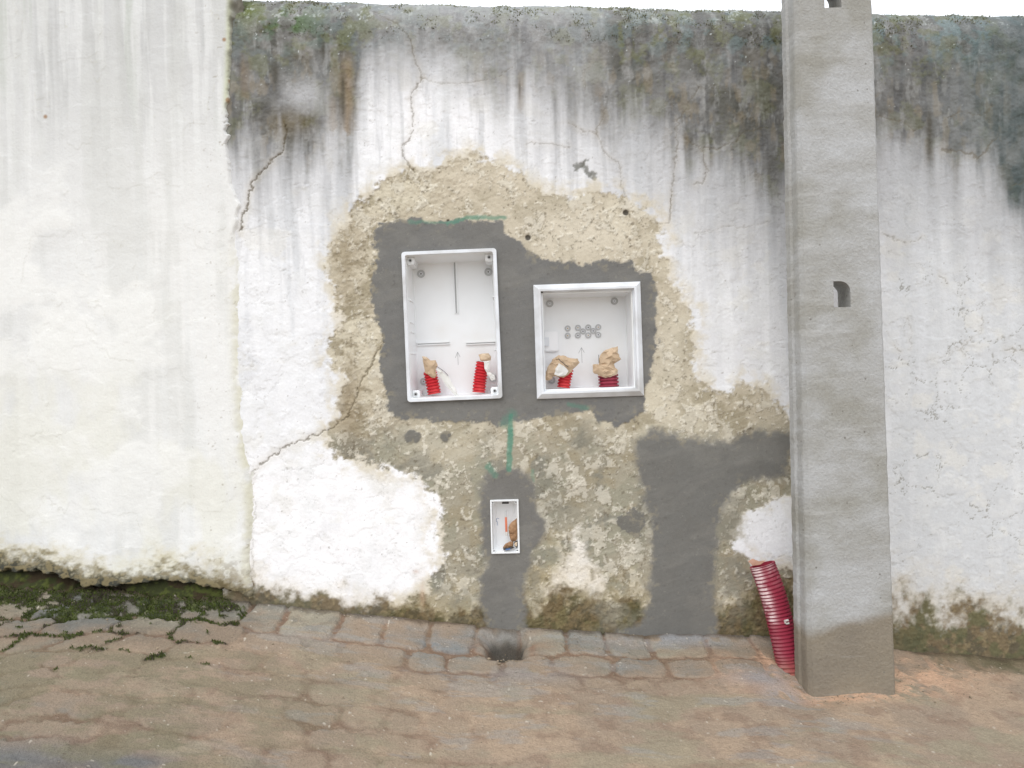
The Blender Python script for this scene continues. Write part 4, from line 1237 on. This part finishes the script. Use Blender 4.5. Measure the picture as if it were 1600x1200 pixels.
def wirec(root, pts, y, r, mat, name):
    bm = bmesh.new(); P = [W(a, b, y) for a, b in pts]
    prev = None
    for i, p in enumerate(P):
        d = (P[min(i+1, len(P)-1)] - P[max(i-1, 0)]).normalized(); u = Vector((0, 1, 0)); v_ = d.cross(u)
        rg = [bm.verts.new(p + (u * math.cos(6.283*k/8) + v_ * math.sin(6.283*k/8)) * r) for k in range(8)]
        if prev:
            for k in range(8): bm.faces.new((prev[k], prev[(k+1)%8], rg[(k+1)%8], rg[k]))
        else: bm.faces.new(rg)
        prev = rg
    bm.faces.new(prev); shift(bm, root)
    return bm_obj(name, bm, mat, root, True)

def z5(px, py): return 600 + px / 4.286, 370 + py / 4.286
def z6(px, py): return 820 + px / 5.455, 420 + py / 5.455
def z7(px, py): return 740 + px / 6.667, 720 + py / 6.667
G5 = 'red corrugated conduits stubbed up inside the boxes'
YA = .070
k = conduit([z5(338, 1052), z5(325, 985), z5(312, 925), z5(308, 900)], YA, .0200 * 1, M_red, 'red conduit stub leaning left in the tall box, with a trailing clear strip', G5)
wrap(k, [z5(*p) for p in ((255, 800), (285, 805), (312, 828), (345, 826), (360, 862), (345, 895), (352, 930), (340, 946), (318, 942), (298, 925), (275, 912), (268, 870))], YA - .022, .012, 1, inner=36)
wrap(k, [z5(*p) for p in ((345, 885), (372, 885), (430, 935), (460, 985), (500, 1062), (470, 1060), (420, 1000), (372, 930))], YA - .035, .003, 2, M_clear, 'tape_strip', inner=10)
wirec(k, [z5(*p) for p in ((352, 868), (385, 888), (412, 910), (430, 930))], YA - .04, .0009, M_wire, 'string')
k = conduit([z5(635, 1042), z5(640, 985), z5(652, 900), z5(662, 838)], YA, .0195, M_red, 'upright red conduit stub in the tall box, capped with a small tan wad', G5)
wrap(k, [z5(*p) for p in ((632, 790), (655, 782), (700, 780), (717, 800), (712, 832), (690, 838), (660, 832), (645, 830), (640, 805))], YA - .02, .012, 3, inner=8)
wrap(k, [z5(*p) for p in ((668, 832), (712, 828), (708, 880), (700, 905), (740, 925), (748, 955), (720, 965), (692, 920), (672, 880))], YA - .032, .003, 4, M_clear, 'tape_strip', inner=8)
YB = .066
k = conduit([z6(330, 1014), z6(338, 960), z6(352, 895), z6(362, 850)], YB, .0192, M_red, 'red conduit stub in the square box under a drooping tan flap', G5)
wrap(k, [z6(*p) for p in ((170, 945), (180, 880), (205, 820), (235, 770), (290, 735), (350, 745), (362, 755), (450, 765), (468, 800), (440, 830), (405, 860), (400, 880), (370, 905), (330, 928), (290, 925), (240, 918), (215, 950))], YB - .024, .013, 5, inner=60, jit=.005)
wrap(k, [z6(*p) for p in ((250, 900), (262, 850), (290, 805), (335, 830), (372, 872), (350, 905), (300, 918))], YB - .040, .003, 15, M_clear, 'tape_strip', inner=8)
wirec(k, [z6(*p) for p in ((288, 765), (305, 788), (325, 800), (345, 820), (372, 838))], YB - .045, .0011, M_wire, 'string')
k = conduit([z6(716, 1006), z6(714, 960), z6(710, 915), z6(706, 880)], YB, .0300, M_maroon, 'thick maroon conduit stub in the square box, stuffed with crumpled tan paper', G5, .0100, .0024)
wrap(k, [z6(*p) for p in ((578, 815), (630, 815), (640, 740), (690, 690), (790, 660), (790, 715), (820, 770), (760, 810), (768, 840), (792, 862), (786, 900), (730, 925), (690, 932), (632, 915), (580, 880))], YB - .030, .016, 6, inner=64, jit=.006)
wirec(k, [z6(*p) for p in ((630, 732), (631, 760), (633, 800))], YB - .045, .0009, M_wire, 'string')

# contents of the small box: each rests inside it
YJ = .012
k = empty('cable_tube', W(*z7(342, 780), YJ), 'short orange tube with clear ends inside the small junction box', 'tube')
for a, b, r, mt, nm in (((342, 738), (336, 585), .0036, M_orange, 'orange_sleeve'), ((343, 780), (342, 738), .0036, M_clear, 'clear_end'), ((336, 585), (335, 520), .0038, M_pale_grey, 'clear_end')):
    pa, pb = W(*z7(*a), YJ), W(*z7(*b), YJ)
    bm = bmesh.new(); d = (pb - pa).normalized(); u = Vector((0, 1, 0)); v_ = d.cross(u)
    rr_ = [[bm.verts.new(p + (u * math.cos(6.283*i/14) + v_ * math.sin(6.283*i/14)) * r) for i in range(14)] for p in (pa, pa.lerp(pb, .5), pb)]
    for q in range(2):
        for i in range(14): bm.faces.new((rr_[q][i], rr_[q][(i+1)%14], rr_[q+1][(i+1)%14], rr_[q+1][i]))
    bm.faces.new(rr_[0]); bm.faces.new(rr_[-1]); shift(bm, k)
    bm_obj(nm, bm, mt, k, False)
k = empty('paper_wad', W(*z7(420, 900), YJ), 'brown paper wad stuffed down the right side of the small junction box', 'paper')
wrap(k, [z7(*p) for p in ((362, 700), (385, 650), (430, 615), (452, 595), (458, 700), (458, 800), (440, 835), (400, 845), (378, 800), (370, 760))], YJ - .002, .007, 8, M_brown, 'crumpled_sheet', inner=34, jit=.0035)
wrap(k, [z7(*p) for p in ((305, 900), (330, 865), (380, 838), (415, 850), (412, 885), (370, 915), (310, 925))], YJ - .004, .006, 9, M_brown, 'crumpled_sheet', inner=18, jit=.003)
wrap(k, [z7(*p) for p in ((422, 850), (445, 832), (466, 838), (466, 885), (445, 905), (425, 880))], YJ - .004, .005, 10, M_wire, 'dark_end', inner=4, jit=.001)
wrap(k, [z7(*p) for p in ((424, 868), (440, 845), (455, 848), (452, 885), (440, 895))], YJ - .012, .003, 11, M_paper, 'torn_end', inner=3, jit=.001)
wrap(k, [z7(*p) for p in ((305, 905), (345, 905), (410, 890), (425, 905), (375, 922), (312, 928))], YJ - .010, .002, 12, M_wire, 'dark_end', inner=3, jit=.001)
wrap(k, [z7(*p) for p in ((330, 928), (340, 918), (385, 912), (382, 922), (345, 932))], YJ - .014, .001, 13, M_blue, 'blue_end', inner=1, jit=.0005)
# blue pen scrawl on the back of the small box
bm = bmesh.new()
def strip(bm, pts, y, r):
    prev = None
    for i, p in enumerate(pts):
        d = (pts[min(i+1, len(pts)-1)] - pts[max(i-1, 0)]).normalized(); u = Vector((0, 1, 0)); v_ = d.cross(u)
        rg = [bm.verts.new(p + (u * math.cos(6.283*q/6) * .4 + v_ * math.sin(6.283*q/6)) * r) for q in range(6)]
        if prev:
            for q in range(6): bm.faces.new((prev[q], prev[(q+1)%6], rg[(q+1)%6], rg[q]))
        prev = rg
yy = DJ - .0005
strip(bm, [W(*z7(*p), yy) for p in ((266, 605), (252, 597), (240, 602), (236, 618), (240, 634), (252, 636))], yy, .0007)
strip(bm, [W(*z7(*p), yy) for p in ((249, 640), (250, 655), (252, 674))], yy, .0006)
for v_ in bm.verts: v_.co = Jb.rot.inverted() @ (v_.co - Jb.root.location)
bm_obj('pen_mark', bm, M_blue, Jb.root)

# ------------------------------------------------------------------ loose conduit by the pole
def big_tube():
    pts = [((1238, 1062), -.150), ((1233, 1035), -.140), ((1222, 985), -.120), ((1208, 930), -.100), ((1191, 882), -.085)]
    path = [W(a[0], a[1], y) for a, y in pts]
    root = empty('loose_conduit', path[1], 'faded crimson corrugated conduit sticking up out of the street beside the pole', 'conduit')
    bm = ribbed(path, .0360, .0100, .0021, 40, .003); shift(bm, root)
    m, n, l, b = node_mat('faded_crimson')
    tc = n.new('ShaderNodeTexCoord'); sep = n.new('ShaderNodeSeparateXYZ'); l.new(tc.outputs['Object'], sep.inputs[0])
    n1 = n.new('ShaderNodeTexNoise'); n1.inputs['Scale'].default_value = 34; n1.inputs['Detail'].default_value = 6; l.new(tc.outputs['Object'], n1.inputs['Vector'])
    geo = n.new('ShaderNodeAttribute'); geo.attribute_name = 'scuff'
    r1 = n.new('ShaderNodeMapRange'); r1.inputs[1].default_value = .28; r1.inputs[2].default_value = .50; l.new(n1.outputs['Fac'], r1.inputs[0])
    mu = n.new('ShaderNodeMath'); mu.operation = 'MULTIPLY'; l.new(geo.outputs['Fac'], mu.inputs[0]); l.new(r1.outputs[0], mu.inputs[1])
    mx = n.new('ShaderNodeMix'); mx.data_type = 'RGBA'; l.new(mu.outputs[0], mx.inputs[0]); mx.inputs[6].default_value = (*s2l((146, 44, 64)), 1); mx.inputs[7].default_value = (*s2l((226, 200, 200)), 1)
    r2 = n.new('ShaderNodeMapRange'); r2.inputs[1].default_value = .03; r2.inputs[2].default_value = -.03; l.new(sep.outputs['Z'], r2.inputs[0])
    mu2 = n.new('ShaderNodeMath'); mu2.operation = 'MULTIPLY'; l.new(r2.outputs[0], mu2.inputs[0]); l.new(n1.outputs['Fac'], mu2.inputs[1])
    m2 = n.new('ShaderNodeMix'); m2.data_type = 'RGBA'; l.new(mu2.outputs[0], m2.inputs[0]); l.new(mx.outputs[2], m2.inputs[6]); m2.inputs[7].default_value = (*s2l((168, 134, 104)), 1)
    b.inputs['Specular IOR Level'].default_value = .25
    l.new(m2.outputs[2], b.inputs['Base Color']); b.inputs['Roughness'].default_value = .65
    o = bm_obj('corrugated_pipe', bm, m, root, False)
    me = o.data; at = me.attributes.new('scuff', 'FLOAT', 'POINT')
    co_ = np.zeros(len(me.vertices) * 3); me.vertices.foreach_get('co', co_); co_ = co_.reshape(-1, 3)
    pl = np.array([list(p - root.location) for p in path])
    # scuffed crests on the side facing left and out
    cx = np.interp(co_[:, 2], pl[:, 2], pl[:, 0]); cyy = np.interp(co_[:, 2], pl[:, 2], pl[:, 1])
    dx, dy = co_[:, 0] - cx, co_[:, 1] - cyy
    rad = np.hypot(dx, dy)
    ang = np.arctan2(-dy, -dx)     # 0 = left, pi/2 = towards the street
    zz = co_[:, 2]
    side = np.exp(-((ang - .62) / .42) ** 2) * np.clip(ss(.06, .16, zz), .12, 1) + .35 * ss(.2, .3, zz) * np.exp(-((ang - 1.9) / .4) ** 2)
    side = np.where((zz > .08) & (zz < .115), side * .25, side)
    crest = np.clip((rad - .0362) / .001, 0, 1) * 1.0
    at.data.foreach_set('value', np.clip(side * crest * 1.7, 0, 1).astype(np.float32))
    # soil plug inside the mouth
    d = (path[-1] - path[-2]).normalized()
    bm = bmesh.new(); bmesh.ops.create_icosphere(bm, subdivisions=3, radius=.030)
    for v_ in bm.verts:
        v_.co = Vector((v_.co.x, v_.co.y, v_.co.z * .3)) * (1 + random.uniform(-.05, .05))
        v_.co = v_.co + (path[-1] - root.location) - d * .020
    bm_obj('soil_plug', bm, plain_mat('dry_soil', (176, 140, 108), .95, .2, 60, .002), root)
    # torn whisker and stamped mark
    bm = px_shape(None, [(1169, 877), (1176, 873), (1186, 877), (1196, 876), (1188, 882), (1176, 884)], -.07, .001, 21, inner=2, jit=.001); shift(bm, root)
    bm_obj('torn_lip', bm, plain_mat('faded_lip', (202, 160, 138), .7), root)
    bm = bmesh.new()
    for a, b_ in (((1227, 974), (1226.5, 970)), ((1226.5, 970), (1232, 969)), ((1228, 974.5), (1233, 973.5))):
        A_, B_ = W(*a, -.154), W(*b_, -.154); d2 = (B_ - A_).normalized(); nr = Vector((-d2.z, 0, d2.x)) * .0017
        vs = [bm.verts.new((q.x, yy_, q.z)) for yy_ in (-.148, -.1562) for q in (A_ - nr, A_ + nr, B_ + nr, B_ - nr)]
        bm.faces.new(vs[4:8])
        for i in range(4): bm.faces.new((vs[i], vs[(i+1)%4], vs[4+(i+1)%4], vs[4+i]))
    shift(bm, root)
    bm_obj('white_mark', bm, M_clear, root)
big_tube()
